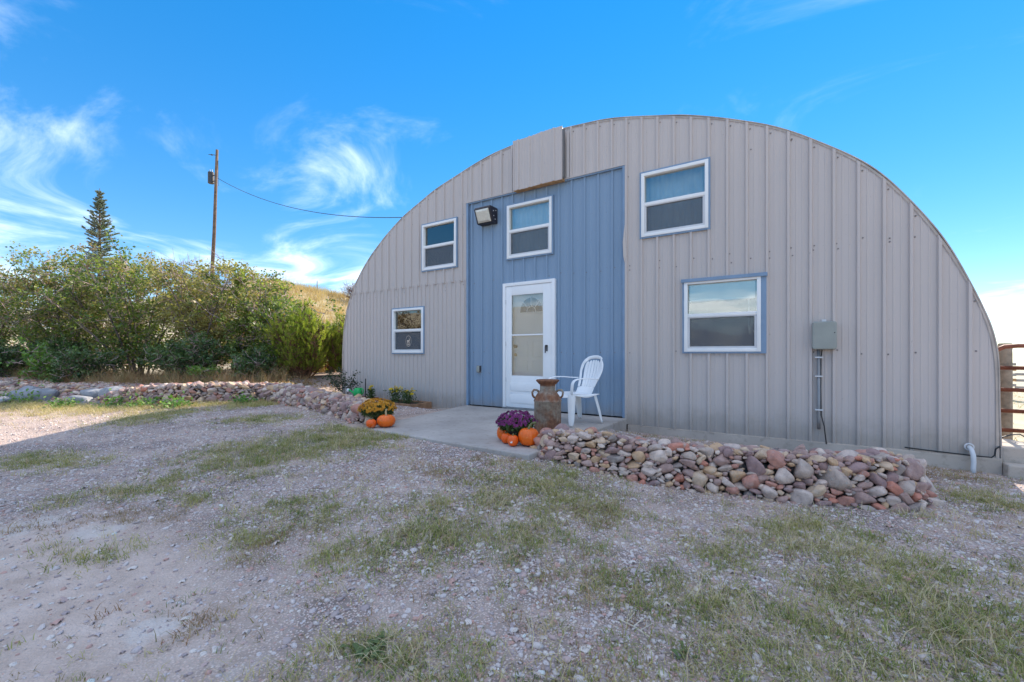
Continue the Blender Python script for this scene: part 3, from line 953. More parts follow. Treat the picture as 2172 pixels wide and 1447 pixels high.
def resample(path, step):
    P = np.array(path, float); d = np.r_[0, np.cumsum(np.hypot(*np.diff(P, axis=0).T))]
    s = np.arange(0, d[-1], step); return np.stack([np.interp(s, d, P[:, 0]), np.interp(s, d, P[:, 1])], -1), d[-1]
def rubble_wall(root, path, hfun, thick, sizes, seed, side=1, batter=.35, cap=300, grow=(1, 1, 1)):
    """path: foot of the visible face. hfun(s01)->height. Packs stones over face, top and a bit of the back."""
    r = np.random.default_rng(seed)
    P = np.array(path, float); D = np.r_[0, np.cumsum(np.hypot(*np.diff(P, axis=0).T))]; L = D[-1]
    def at(s):
        x = np.interp(s, D, P[:, 0]); y = np.interp(s, D, P[:, 1])
        e = .06
        tx = np.interp(min(s + e, L), D, P[:, 0]) - np.interp(max(s - e, 0), D, P[:, 0])
        ty = np.interp(min(s + e, L), D, P[:, 1]) - np.interp(max(s - e, 0), D, P[:, 1])
        n = math.hypot(tx, ty); return x, y, tx / n, ty / n
    def surf(s, v):
        x, y, tx, ty = at(s); nx_, ny_ = -ty * side, tx * side     # into the wall
        h = hfun(s / L)
        face = h * math.hypot(1, batter)
        if v < face: d = v / face * h * batter; z = v / face * h; up = .35
        elif v < face + thick: d = h * batter + (v - face); z = h + .02; up = 1.2
        else: d = h * batter + thick; z = h - (v - face - thick); up = .6
        g_ = gz(x + nx_ * d * .15, y + ny_ * d * .15)
        return Vector((x + nx_ * d, y + ny_ * d, g_ + z)), Vector((-nx_, -ny_, up)).normalized(), math.atan2(ty, tx)
    placed = []
    grid = {}
    cell = .2
    for rad, tries in sizes:
        for _ in range(tries):
            s = r.uniform(0, L); h = hfun(s / L)
            v = r.uniform(-.01, h * math.hypot(1, batter) + thick + .10)
            a = rad * r.uniform(.75, 1.3) * float(np.interp(s / L, [0, .5, .95], grow)); asp = r.uniform(1.1, 2.6)
            q = (s / asp ** .5 , v * asp ** .5)
            ok = True
            ci, cj = int(s / cell), int(v / cell)
            for i in (ci - 1, ci, ci + 1):
                for j in (cj - 1, cj, cj + 1):
                    for (s2, v2, a2, b2) in grid.get((i, j), ()):
                        dx = (s - s2) / (a + a2); dy = (v - v2) / (a / asp + b2)
                        if dx * dx + dy * dy < .60: ok = False; break
                    if not ok: break
                if not ok: break
            if not ok: continue
            grid.setdefault((ci, cj), []).append((s, v, a, a / asp))
            placed.append((s, v, a, a / asp))
    placed.sort(key=lambda q: -q[2])
    small = []
    for i, (s, v, a, b) in enumerate(placed):
        p, nrm, ang = surf(s, v)
        p = p - nrm * (b * .55) + nrm * r.uniform(-.012, .02)
        rz = ang + r.normal(0, .35); rx = r.normal(0, .25); ry = r.normal(0, .34)
        sc = (a * 1.12, (a * .5 + b * .5) * r.uniform(.95, 1.25), b * 1.2)
        if i < cap:
            o = bpy.data.objects.new('stone', PROTO[int(r.integers(len(PROTO)))])
            C.objects.link(o); o.parent = root
            o.location = p - root.location; o.rotation_euler = (rx, ry, rz); o.scale = sc
        else: small.append((p, (rx, ry, rz), sc))
    if small:
        pts = np.array([q[0] for q in small]); e = np.array([q[1] for q in small])
        o = scatter('small_stones', PROTO_LO, pts - np.array(root.location), rotmats(e[:, 0], e[:, 1], e[:, 2]), np.array([q[2] for q in small]), r.random(len(small)), M['stones'], root)
        o['kind'] = 'stuff'
    # rubble core so no daylight shows between stones
    V = []; F = []
    ns = int(L / .12) + 2
    for i in range(ns):
        s = L * i / (ns - 1); h = hfun(s / L)
        x, y, tx, ty = at(s); nx_, ny_ = -ty * side, tx * side; g_ = gz(x, y)
        for d, z in ((.09, -.2), (.09 + h * batter * .8, h - .07), (h * batter + thick - .05, h - .06), (h * batter + thick, -.2)):
            V.append((x + nx_ * d - root.location.x, y + ny_ * d - root.location.y, g_ + z - root.location.z))
        if i:
            b0 = 4 * i
            for k in range(3): F.append((b0 - 4 + k, b0 + k, b0 + k + 1, b0 - 3 + k))
    F += [(0, 1, 2, 3), tuple(4 * ns - 4 + k for k in (3, 2, 1, 0))]
    link('rubble_core', MB().add(V, F).mesh('core'), M['rubble'], root)
    return len(placed)
M['rubble'] = plain('rubble_fill', (.20, .165, .15), .95, .1, var=.5, nscale=30, bump=.8)
M['soil'] = plain('dark_soil', (.085, .065, .05), .95, .1, var=.4, nscale=20, bump=.5)

rw = thing('stone_wall', 'long low dry stacked wall of river stones right of the patio', 'stone wall', (2.7, -2.1, -.2))
path_r = [(1.30, -2.02), (1.24, -2.36), (1.46, -2.56), (2.06, -2.43), (2.78, -2.22), (3.24, -2.12), (3.71, -1.97), (4.08, -1.80), (4.24, -1.62), (4.30, -1.35), (4.30, -1.05)]
hr = lambda t: float(np.interp(t, [0, .07, .16, .3, .5, .7, .86, .93, 1.0], [.14, .16, .21, .28, .30, .315, .32, .24, .12]))
n1 = rubble_wall(rw, path_r, hr, .24, [(.085, 24), (.064, 260), (.049, 2600), (.039, 7000), (.029, 10000), (.020, 12000)], 3, grow=(.95, 1.0, 1.28))
lw = thing('stone_wall', 'low curving wall of small river stones on the left in front of the hedge', 'stone wall', (-4, -2.2, -.1))
path_l = [(-1.16, -2.02), (-1.18, -2.34), (-1.45, -2.42), (-2.44, -2.11), (-3.49, -1.92), (-4.6, -1.74), (-5.15, -1.78), (-5.5, -2.2), (-5.8, -2.70), (-6.5, -3.12), (-7.4, -3.32), (-8.15, -3.42)]
hl = lambda t: float(np.interp(t, [0, .08, .14, .3, .5, .62, .8, .92, 1], [.16, .19, .20, .22, .28, .34, .35, .28, .13]))
n2 = rubble_wall(lw, list(reversed(path_l)), lambda t: hl(1 - t), .36, [(.088, 160), (.070, 1200), (.054, 5000), (.042, 9000), (.030, 12000), (.022, 10000)], 5)
print('stones', n1, n2)
# blue-grey boulders edging the bed further left
bw = [(-10.15, -4.31, 0.2, 0.13), (-10.64, -4.09, 0.26, 0.2), (-10.38, -3.92, 0.34, 0.26), (-10.09, -3.74, 0.3, 0.2), (-8.76, -3.42, 0.26, 0.15), (-8.89, -3.19, 0.24, 0.15), (-7.94, -3.28, 0.15, 0.1), (-8.17, -3.04, 0.36, 0.22)]
bl_ = ['leftmost blue grey boulder at the picture edge', 'blue grey boulder between the leftmost and the largest edge boulder', 'largest blue grey boulder on the bed edge at far left', 'blue grey boulder just right of the largest edge boulder', 'low grey boulder between weeds on the bed edge', 'small grey boulder beside the weeds right of the low one', 'smallest grey boulder next to the pale wedge boulder', 'pale wedge shaped boulder at the left end of the stone wall']
for i, (x, y, r_, h_) in enumerate(bw):
    o = bpy.data.objects.new('boulder', stone_proto(300 + i, 3)); o.data.materials.append(M['boulder'])
    C.objects.link(o); o.location = (x, y, gz(x, y) + h_ * .45); o.scale = (r_ * 1.15, r_ * .8, h_); o.rotation_euler = (.1 * i % .3, .05, i * 1.3)
    tag(o, bl_[i], 'boulder', 'boulders edging the stone bed')
# loose river rocks on the bank behind them
N = 1700
X = RNG.uniform(-18, -5.6, N); Y = wall_y(X) + RNG.uniform(.12, 1.35, N)
keep = RNG.random(N) < np.interp(X, [-18, -9, -7, -5.6], [1, 1, .5, .25]); X, Y = X[keep], Y[keep]
S = np.stack([RNG.uniform(.05, .10, len(X)), RNG.uniform(.04, .08, len(X)), RNG.uniform(.03, .05, len(X))], -1)
o = scatter('river_rocks', PROTO_LO, np.stack([X, Y, ground_z(X, Y) + .015], -1), rotmats(RNG.normal(0, .2, len(X)), RNG.normal(0, .2, len(X)), RNG.uniform(0, 6.3, len(X))), S, RNG.random(len(X)), M['stones'])
tag(o, 'bed of loose river rocks on the bank behind the boulders', 'rocks', kind='stuff')

# ------------------------------------------------------------------ gravel and yard grass
PATCH = [(-3.34,-4.98,0.3,0.2,1,0),(-2.45,-4.78,0.27,0.21,1,0),(-0.98,-3.79,0.55,0.44,2,0),(-0.82,-3.24,0.55,0.42,2,0),(-1.0,-4.76,0.34,0.14,1,0),(-1.06,-4.56,0.16,0.26,1,0),(-0.5,-4.19,0.24,0.15,1,0),(-1.17,-5.1,0.18,0.12,0.8,0),(-0.72,-5.38,0.21,0.1,0.9,1),(-0.53,-5.02,0.35,0.15,1,1),(-0.4,-4.6,0.21,0.1,0.7,0),(0.06,-5.22,0.19,0.12,1,0),(0.6,-4.69,0.2,0.17,1,0),(0.55,-4.32,0.35,0.25,1.2,0),(0.46,-4.53,0.18,0.12,1,0),(1.33,-4.47,0.23,0.17,2,0),(0.79,-4.64,0.17,0.19,1,1),(1.31,-3.93,0.25,0.24,1.2,0),(1.6,-4.12,0.28,0.25,1.5,0),(1.7,-3.63,0.19,0.33,1.2,0),(1.22,-5.22,0.14,0.08,1,1),(1.98,-4.92,0.14,0.09,3,0),(2.13,-4.85,0.21,0.1,2,0),(1.86,-5.18,0.24,0.07,1.2,0),(2.27,-4.92,0.24,0.09,1.5,0),(0.87,-3.31,0.24,0.26,0.8,1),(1.07,-2.85,0.26,0.18,1,1),(0.21,-3.41,0.47,0.45,1,2),(0.14,-4.43,0.13,0.07,1,2),(-1.17,-2.76,0.34,0.37,1.3,0),(-2.76,-2.88,0.39,0.35,0.8,0),(-0.45,-2.45,0.33,0.41,1.3,0),(-4.74,-3.47,0.43,0.51,1,0),(-2.9,-4.92,0.42,0.22,1,0),(1.79,-3.19,0.39,0.41,1.8,0),(2.16,-3.18,0.26,0.32,1.3,0),(2.3,-3.29,0.19,0.16,1.2,1),(2.07,-3.82,0.3,0.32,1.5,0),(2.42,-4.04,0.21,0.28,1.4,1),(2.68,-3.82,0.22,0.14,1.3,0),(2.93,-3.27,0.28,0.19,0.8,0),(2.81,-3.89,0.36,0.21,1.3,0),(3.1,-3.93,0.41,0.24,1.9,0),(3.29,-3.96,0.34,0.21,1.7,0),(3.66,-3.39,0.49,0.29,1.6,0),(3.52,-2.73,0.41,0.28,1.8,0),(3.77,-3.0,0.43,0.29,1.8,0),(3.93,-3.27,0.43,0.36,1.8,0),(3.98,-3.51,0.29,0.27,1.8,0),(4.6,-1.19,0.22,0.2,1.5,0),(4.56,-0.42,0.35,0.23,1.2,1),(3.3,-4.23,0.41,0.11,1.5,0),(3.65,-3.95,0.43,0.17,1.5,0),(3.92,-3.86,0.24,0.13,1.7,0),(2.8,-4.5,0.22,0.14,1.2,1),(2.73,-4.65,0.21,0.06,1.4,0),(3.24,-2.43,0.3,0.2,1.2,2),(3.37,-3.09,0.19,0.12,2,2),(3.41,-2.27,0.31,0.14,1.4,2),(4.11,-2.83,0.27,0.3,1.2,2),(4.66,-1.52,0.17,0.19,1.5,2),(4.23,-1.79,0.24,0.22,1,2),(3.12,-3.74,0.33,0.2,0.6,2),(3.54,-3.8,0.48,0.27,0.7,2),(2.57,-4.42,0.29,0.18,0.6,2),(2.54,-3.36,0.29,0.28,0.6,2),(2.14,-2.64,0.76,0.3,0.35,2),(0.81,-2.14,0.36,0.21,2,0),(-0.11,-2.08,0.4,0.24,1,1),(3.42,-2.02,0.22,0.13,0.6,2),(3.92,-1.78,0.32,0.14,1.4,2)]
CR = np.array([.8409, .5412]); CF = np.array([-.5412, .8409])   # patch axes
def patch_val(X, Y, kinds):
    r = np.zeros_like(X)
    for (px, py, ra, rb, d, k) in PATCH:
        if k not in kinds: continue
        dx, dy = X - px, Y - py
        q = ((dx * CR[0] + dy * CR[1]) / ra) ** 2 + ((dx * CF[0] + dy * CF[1]) / rb) ** 2
        r = np.maximum(r, d * np.exp(-q * .95) * (q < 5))
    return r
def in_view(X, Y, zmin, zmax, margin=1.3):
    dx, dy = X - 3.324, Y + 5.992
    x = dx * CR[0] + dy * CR[1]; z = dx * CF[0] + dy * CF[1]
    return (z > zmin) & (z < zmax) & (np.abs(x) < margin * z + .6)
def free(X, Y):
    """yard surface that is not slab, wall or building"""
    m_ = ~((X > -1.45) & (X < 1.40) & (Y > -2.58 + .03 * X) & (Y < 0))
    m_ &= ~((Y > -.06) & (np.abs(X) < 5.05))
    m_ &= ~((X > 1.45) & (X < 4.2) & (Y > np.interp(X, [1.46, 2.06, 2.78, 3.24, 3.71, 4.08], [-2.5, -2.37, -2.15, -2.05, -1.9, -1.75])) & (Y < np.interp(X, [1.4, 4.2], [-2.0, -1.3])))
    m_ &= ~((X < -1.2) & (Y > wall_y(X) - .02) & (Y < wall_y(X) + .4))
    return m_
def dirt(X, Y):
    q = .35 * (X - .4) ** 2 + 1.3 * (Y + 5.6) ** 2
    return np.clip(1.35 - q * .7, 0, 1)
N = 265000
X = RNG.uniform(-7, 6.6, N); Y = RNG.uniform(-6.2, 0, N)
dc = np.hypot(X - 3.3, Y + 6)
wn_ = .5 + .5 * np.sin(X * 3.1 + 2 * np.sin(Y * 2.3)) * np.sin(Y * 4.2 + 1.5 * np.sin(X * 1.9))
pr = np.interp(dc, [1, 3, 6, 10], [1, .95, .42, .16]) * (.55 + .45 * wn_) * (1 - .8 * dirt(X, Y))
keep = in_view(X, Y, .9, 9.5) & free(X, Y) & (RNG.random(N) < pr) & ((Y < wall_y(X)) | (X > -1.3) | (X > -4.9))
X, Y = X[keep], Y[keep]; n = len(X)
sz = RNG.lognormal(math.log(.0068), .42, n).clip(.003, .022)
S = np.stack([sz * RNG.uniform(1, 1.5, n), sz, sz * RNG.uniform(.4, .7, n)], -1)
pts = np.stack([X, Y, ground_z(X, Y) + sz * .10], -1)
def gravel_mat():
    m = Mat('gravel', .85, .2)
    r = m.attr()
    c = m.ramp(r, [(0, (0.469, 0.361, 0.307)), (.14, (0.648, 0.534, 0.449)), (.30, (0.537, 0.371, 0.307)), (.42, (0.716, 0.597, 0.481)), (.54, (0.559, 0.450, 0.393)), (.66, (0.559, 0.324, 0.245)),
                   (.74, (0.637, 0.534, 0.464)), (.88, (0.414, 0.314, 0.275)), (.985, (0.720, 0.701, 0.586))], 'CONSTANT')
    n_ = m.noise(m.pos(), 150, 2)
    c = m.mix(m.math('MULTIPLY', m.sstep(n_, .45, .75), .45), c, (.30, .25, .22))
    c = m.mix(1.0, c, (.97, 1.0, 1.09), 'MULTIPLY')
    m.set('Base Color', c); return m.m
M['gravel'] = gravel_mat()
o = scatter('gravel', PEB, pts, rotmats(RNG.normal(0, .25, n), RNG.normal(0, .25, n), RNG.uniform(0, 6.3, n)), S, RNG.random(n), M['gravel'])
tag(o, 'loose grey and reddish gravel covering the yard', 'gravel', kind='stuff')
print("GRAVEL",n)

def tuft(seed, nb, length, spread, lean, width, segs=3):
    r = np.random.default_rng(seed); V = []; F = []
    for _ in range(nb):
        a = r.uniform(0, 6.283); rad = spread * math.sqrt(r.random())
        p = np.array([rad * math.cos(r.uniform(0, 6.28)), rad * math.sin(r.uniform(0, 6.28)), 0.])
        d = np.array([math.cos(a), math.sin(a)]); L = length * r.uniform(.5, 1.2); ln = lean * r.uniform(.4, 1.3)
        sd = np.array([-d[1], d[0]]); th = math.pi / 2 - ln * .4; w = width * r.uniform(.7, 1.3); cur = r.normal(0, .5)
        b = len(V); aa = a
        for i in range(segs + 1):
            f_ = i / segs; ww = w * (1 - f_ * .85)
            V.append((p[0] - sd[0] * ww, p[1] - sd[1] * ww, p[2])); V.append((p[0] + sd[0] * ww, p[1] + sd[1] * ww, p[2]))
            th2 = th - ln * f_ * 1.3; aa += cur / segs
            d = np.array([math.cos(aa), math.sin(aa)])
            p = p + np.array([d[0] * math.cos(th2), d[1] * math.cos(th2), max(math.sin(th2), -.1 if p[2] > .02 else .02)]) * L / segs
        for i in range(segs): F.append((b + 2 * i, b + 2 * i + 1, b + 2 * i + 3, b + 2 * i + 2))
    return np.array(V), np.array(F)
GREEN = [tuft(i, 16, .050, .065, 1.8, .0018, 2) for i in range(8)]
DRY = [tuft(50 + i, 9, .11, .06, 1.9, .0013) for i in range(8)]
TALL = [tuft(90 + i, 16, .55, .12, .7, .006) for i in range(6)]
M['grass'] = foliage('yard_grass', [(0, (0.125, 0.170, 0.038)), (.4, (0.239, 0.288, 0.076)), (.65, (0.376, 0.371, 0.123)), (.85, (0.616, 0.484, 0.237)), (1, (0.456, 0.402, 0.162))], .25, .6)
M['drygrass'] = foliage('dry_grass', [(0, (.46, .34, .19)), (.4, (.60, .49, .30)), (.7, (.68, .58, .38)), (.85, (.46, .26, .16)), (1, (.60, .50, .31))], .25, .7)
M['redgrass'] = foliage('rusty_grass', [(0, (.27, .15, .085)), (.4, (.38, .22, .12)), (.7, (.22, .21, .09)), (1, (.44, .32, .17))], .25, .7)
def lay_grass(name, protos, kinds, dens, mat, label, scl, N=90000, box=(-7, 6.2, -6.2, 0)):
    X = RNG.uniform(box[0], box[1], N); Y = RNG.uniform(box[2], box[3], N)
    wv = .5 + .5 * np.sin(X * 7.1 + 2 * np.sin(Y * 5.3)) * np.sin(Y * 8.2 + 1.5 * np.sin(X * 4.9))
    pv = patch_val(X, Y, kinds) + .05 * (X > .8)
    area = (box[1] - box[0]) * (box[3] - box[2])
    keep = in_view(X, Y, .8, 10) & free(X, Y) & (RNG.random(N) < pv * (.15 + .85 * wv * RNG.random(N) * 1.6) * dens * area / N)
    X, Y = X[keep], Y[keep]; n = len(X)
    o = scatter(name, protos, np.stack([X, Y, ground_z(X, Y) - .003], -1), rotmats(RNG.normal(0, .15, n), RNG.normal(0, .15, n), RNG.uniform(0, 6.3, n)), RNG.uniform(.6, 1.3, n) * scl, np.clip(RNG.normal(.52, .33, n), 0, 1), mat, smooth=False)
    tag(o, label, 'grass', kind='stuff'); print(name, n)
lay_grass('grass', GREEN, (0,), 1250, M['grass'], 'short trodden green grass growing in patches through the gravel', 1.0)
lay_grass('withered_grass', GREEN, (1,), 700, M['redgrass'], 'withered rusty brown grass patches in the gravel', .85)
lay_grass('straw_grass', DRY, (2, 0), 170, M['drygrass'], 'pale straw coloured dry stems lying over the gravel', 1.15)

# a dead branching stick and broad-leaved weeds on the gravel
x0, y0 = 2.80, -4.24
z0 = gz(x0, y0) + .008
mb = MB()
def stick(a, b, r0, r1):
    a = Vector(a); b = Vector(b); mid = a.lerp(b, .5) + Vector((random.uniform(-.008, .008), random.uniform(-.008, .008), .006))
    mb.tube([a, mid, b], [r0, (r0 + r1) / 2, r1], 6)
stick((-.13, .06, 0), (.10, -.03, .012), .005, .003); stick((-.02, .02, .01), (.03, .14, .03), .0035, .002); stick((.03, .0, .012), (.10, .09, .04), .003, .0015)
stick((-.07, .04, .006), (-.05, .15, .03), .003, .0015); stick((.01, .09, .022), (-.03, .17, .04), .0022, .001); stick((.06, .04, .025), (.05, .12, .045), .002, .001)
o = mb.build('dead_twig', plain('bleached_twig', (.62, .54, .42), .9, .1, var=.2, nscale=20)); o.location = (x0, y0, z0); o.scale = (.62, .62, .62)
tag(o, 'pale dead branching twig lying on the gravel in the foreground', 'twig')
M['broadleaf'] = foliage('broad_weed_leaves', [(0, (.08, .12, .045)), (.5, (.13, .18, .06)), (1, (.21, .25, .10))], .3, .45, .3)
for i, (wx, wy, n_, sz, lb) in enumerate(((1.99, -4.92, 44, .048, 'lush dark green broad leaved weed at the bottom of the yard'), (3.0, -4.28, 12, .04, 'small broad leaved weed near the dead twig'))):
    t = thing('broadleaf_weed', lb, 'weed', (wx, wy, gz(wx, wy)))
    r = np.random.default_rng(77 + i); V = []; F = []
    for k in range(n_):
        a = r.uniform(0, 6.28); L = sz * r.uniform(.5, 1.3); p = np.array([r.normal(0, sz * .7), r.normal(0, sz * .7), .004]); d = np.array([math.cos(a), math.sin(a)]); sd = np.array([-d[1], d[0]]); w = L * .16
        b = len(V)
        for f_, ww, hh in ((0, .2, 0), (.35, .8, .28), (.7, 1.0, .38), (1, .05, .26)):
            c = p + np.array([d[0] * L * f_, d[1] * L * f_, hh * L])
            V += [c - np.array([sd[0], sd[1], -.3]) * w * ww, c + np.array([sd[0], sd[1], .3]) * w * ww]
        F += [(b + 2 * q, b + 2 * q + 1, b + 2 * q + 3, b + 2 * q + 2) for q in range(3)]
    o = link('leaves', np_mesh('leaves', V, F, np.repeat(r.random(n_), 3)), M['broadleaf'], t, True); o['kind'] = 'stuff'
# ------------------------------------------------------------------ things on the patio
def pumpkin_mat(name, col):
    m = Mat(name, .38, .45)
    v = m.coord('Object')
    n = m.noise(v, 7, 4); k = m.noise(v, 38, 3)
    c = m.ramp(n, [(.3, tuple(x * .82 for x in col)), (.7, col)])
    c = m.mix(m.math('MULTIPLY', m.sstep(k, .6, .75), .35), c, (.75, .38, .10))
    m.set('Base Color', c); m.bump(k, .25, .006)
    return m.m
M['pumpkin'] = pumpkin_mat('pumpkin_skin', (.88, .15, .008))
M['pumpkin2'] = pumpkin_mat('small_pumpkin_skin', (.90, .125, .007))
M['stem'] = plain('pumpkin_stem', (.17, .18, .08), .8, .2, var=.3, nscale=20)
M['drystem'] = plain('dry_pumpkin_stem', (.45, .36, .20), .8, .2, var=.25, nscale=20)
def pumpkin(x, y, r, h, label, mat, lobes=11, stem='stem', stem_pts=None, tilt=(0, 0), sticker=False):
    t = thing('pumpkin', label, 'pumpkin', (x, y, .002), random.uniform(0, 6), 'pumpkins on the patio')
    prof = []
    for i in range(17):
        a = math.pi * i / 16
        rr = math.sin(a) ** .72; zz = .5 - .5 * math.cos(a)
        dip = .10 * math.exp(-((rr) / .35) ** 2)
        prof.append((r * rr, h * (zz - dip * (1 if zz > .5 else -.5))))
    ph = random.uniform(0, 6)
    fn = lambda a, r_, z: 1 - .055 * (1 - abs(math.sin(lobes * a / 2 + ph))) ** 1.5 + .012 * math.sin(a * 2 + ph) + .012 * math.sin(3 * a)
    o = MB().lathe(prof, 72, fn).build('body', mat, t, smooth=True)
    o.rotation_euler = (tilt[0], tilt[1], 0)
    sp = stem_pts or [(0, 0, h * .86), (.0, .0, h * 1.0), (.008, .004, h * 1.08)]
    rs = np.interp(np.linspace(0, 1, len(sp)), [0, .25, 1], [.15 * r, .10 * r, .11 * r])
    MB().tube(sp, [float(q) for q in rs], 7).build('stem', M[stem], t, angle=40)
    if sticker:
        MB().box(-.012, .012, -r * .93 - .004, -r * .93 + .004, h * .35, h * .35 + .022, .003).build('sticker', M['white'], t)
    return t
pumpkin(1.165, -2.33, .106, .178, 'largest pumpkin with long curved grey green stem against the right stone wall', M['pumpkin'], 13, 'stem',
        [(0, 0, .145), (.0, .002, .175), (.012, .004, .20), (.035, .006, .222), (.07, .01, .228)], ).rotation_euler = (0, 0, .5)
p_ = pumpkin(1.045, -2.435, .056, .112, 'small orange pumpkin with a white sticker next to the largest pumpkin', M['pumpkin2'], 10, sticker=True); p_.rotation_euler = (0, 0, .25)
pumpkin(.915, -2.36, .051, .108, 'small plain orange pumpkin second from the left under the purple flowers', M['pumpkin2'], 10)
pumpkin(  .80, -2.24, .07, .155, 'orange pumpkin half hidden behind the small ones under the purple flowers', M['pumpkin'], 11)
pumpkin(-.885, -2.36, .112, .155, 'broad pumpkin with upright pale dry stem left of the patio', M['pumpkin'], 15, 'drystem',
        [(0, 0, .125), (0, 0, .155), (.004, .0, .19), (-.004, .004, .225)])
pumpkin(-.985, -2.505, .064, .108, 'small round pumpkin left of the broad one at the patio corner', M['pumpkin2'], 10)

# milk can
def can_mat():
    m = Mat('rusty_tinned_steel', .6, .4, .08)
    p = m.coord('Object'); x = m.xyz(p)
    n = m.noise(p, 7, 6, .62, .8); k = m.noise(p, 26, 5, .6)
    sc = m.n.new('ShaderNodeMapping'); sc.inputs['Scale'].default_value = (14, 14, 2.2); m.l.new(p, sc.inputs[0])
    st = m.noise(sc.outputs[0], 1.2, 5)
    steel = m.ramp(k, [(.3, (.24, .20, .15)), (.7, (.38, .34, .27))])
    rust = m.ramp(k, [(.3, (.13, .05, .03)), (.6, (.25, .105, .05)), (.8, (.36, .20, .09))])
    low = m.sstep(x[2], .30, .02); mid = m.math('MULTIPLY', m.sstep(x[2], .36, .40), m.sstep(x[2], .50, .42)); top = m.sstep(x[2], .535, .56)
    f = m.math('ADD', m.math('ADD', m.math('MULTIPLY', low, .22), m.math('MULTIPLY', mid, .14)), m.math('MULTIPLY', top, .28))
    f = m.math('ADD', f, m.math('ADD', m.math('MULTIPLY', n, .6), m.math('MULTIPLY', st, .4)))
    f = m.math('MULTIPLY', m.sstep(f, .38, .70), .95)
    m.set('Base Color', m.mix(f, steel, rust))
    m.set('Roughness', m.ramp(f, [(0, (.42,) * 3), (1, (.8,) * 3)]))
    m.bump(m.math('ADD', n, k), .25, .004)
    return m.m
M['can'] = can_mat()
t = thing('milk_can', 'rusty old metal milk can with two side handles on the patio', 'milk can', (1.0, -1.62, .001), .55)
MB().lathe([(0, 0), (.146, .0), (.155, .012), (.157, .03), (.155, .045), (.155, .36), (.160, .366), (.162, .376), (.157, .386), (.151, .40), (.140, .425), (.110, .468), (.094, .485),
            (.087, .50), (.089, .56), (.100, .566), (.125, .592), (.134, .60), (.134, .612), (.127, .616), (.118, .606), (.098, .59), (.088, .575), (.086, .50), (.0, .47)], 48).build('body', M['can'], t, angle=50)
MB().lathe([(.098, .563), (.104, .566), (.104, .574), (.099, .577)], 32).build('neck_band', M['can'], t)
for s in (-1, 1):
    pts = [(s * .150, 0, .405), (s * .172, 0, .43), (s * .178, 0, .47), (s * .158, 0, .498), (s * .125, 0, .495), (s * .10, 0, .475)]
    MB().tube(pts, [.013, .012, .012, .012, .012, .013], 8).build('handle', M['can'], t, smooth=True)

# plastic armchair
M['plastic'] = plain('white_plastic', (.82, .82, .82), .35, .45, var=.03, nscale=2)
t = thing('plastic_chair', 'white plastic armchair with slotted fan back beside the door', 'chair', (.96, -.80, .001))
# local: x right of the sitter's left..., sitter faces -y
t.rotation_euler = (0, 0, math.radians(-27))
def strip(centre, half, thick, name, sm=True):
    """sheet from a grid of centre points (list of rows) with given thickness"""
    V = []; F = []; nr = len(centre); nc = len(centre[0])
    for row in centre: V += row
    for i in range(nr - 1):
        for j in range(nc - 1): F.append((i * nc + j, i * nc + j + 1, (i + 1) * nc + j + 1, (i + 1) * nc + j))
    o = link(name, MB().add(V, F).mesh(name), M['plastic'], t, smooth=sm)
    sd = o.modifiers.new('t', 'SOLIDIFY'); sd.thickness = thick; sd.offset = 0
    sb = o.modifiers.new('s', 'SUBSURF'); sb.levels = 1; sb.render_levels = 1
    return o
W2 = .225
# seat: dished, front edge rolled down
rows = []
for i in range(10):
    y = -.23 + .43 * i / 9
    row = []
    for j in range(11):
        u = -1 + 2 * j / 10
        z = .40 - .018 * (1 - u * u) * math.sin(math.pi * min(1, (i + 2) / 11)) - (.045 if i == 0 else .010 if i == 1 else 0) - .03 * (i / 9) + .012 * u * u
        row.append((u * (W2 - .012 * i / 9), y, z))
    rows.append(row)
strip(rows, 0, .012, 'seat')
def back_pt(u, v):
    """u -1..1 across, v 0..1 up the back"""
    w = np.interp(v, [0, .15, .35, .6, .8, .93, 1.0], [.165, .165, .19, .232, .222, .15, .0])
    x = u * w; z = .365 + .53 * v
    y = .20 + .17 * v + .03 * math.sin(v * 3) - .055 * (abs(u) ** 2) * (1 - .35 * v)
    return (float(x), float(y), float(z))
# lower back panel
strip([[back_pt(u, v) for u in np.linspace(-1, 1, 11)] for v in np.linspace(0, .2, 4)], 0, .01, 'back_panel')
# rim of the back
def rim_band():
    out = []; inn = []
    path = [(-1, v) for v in np.linspace(.18, .93, 12)]
    P1 = [back_pt(-1, v) for v in np.linspace(.18, .9, 11)]
    top = []
    for a in np.linspace(0, math.pi, 17)[1:-1]:
        p = back_pt(0, .9 + .1 * math.sin(a)); wv = np.interp(.9, [.8, .93], [.222, .15])
        x = -float(wv) * math.cos(a); u = x / .232
        q = back_pt(0, .9 + .1 * math.sin(a)); top.append((x, q[1] - .055 * u * u * .68, q[2]))
    P2 = [back_pt(1, v) for v in np.linspace(.9, .18, 11)]
    outer = P1 + top + P2
    cx_, cz_ = 0, .70
    inner = []
    for p in outer:
        d = Vector((p[0], 0, p[2] - cz_)); L = d.length; k = (L - .050) / L
        if p[2] < .70: inner.append((p[0] - math.copysign(.045, p[0]), p[1] + .004, p[2]))
        else: inner.append((p[0] * k, p[1] + .006, cz_ + (p[2] - cz_) * k))
    return outer, inner
o_, i_ = rim_band()
mid_ = [tuple((a + b) / 2 for a, b in zip(p, q)) for p, q in zip(o_, i_)]
strip([[a, (m__[0], m__[1] - .006, m__[2]), b] for a, m__, b in zip(o_, mid_, i_)], 0, .012, 'back_rim')
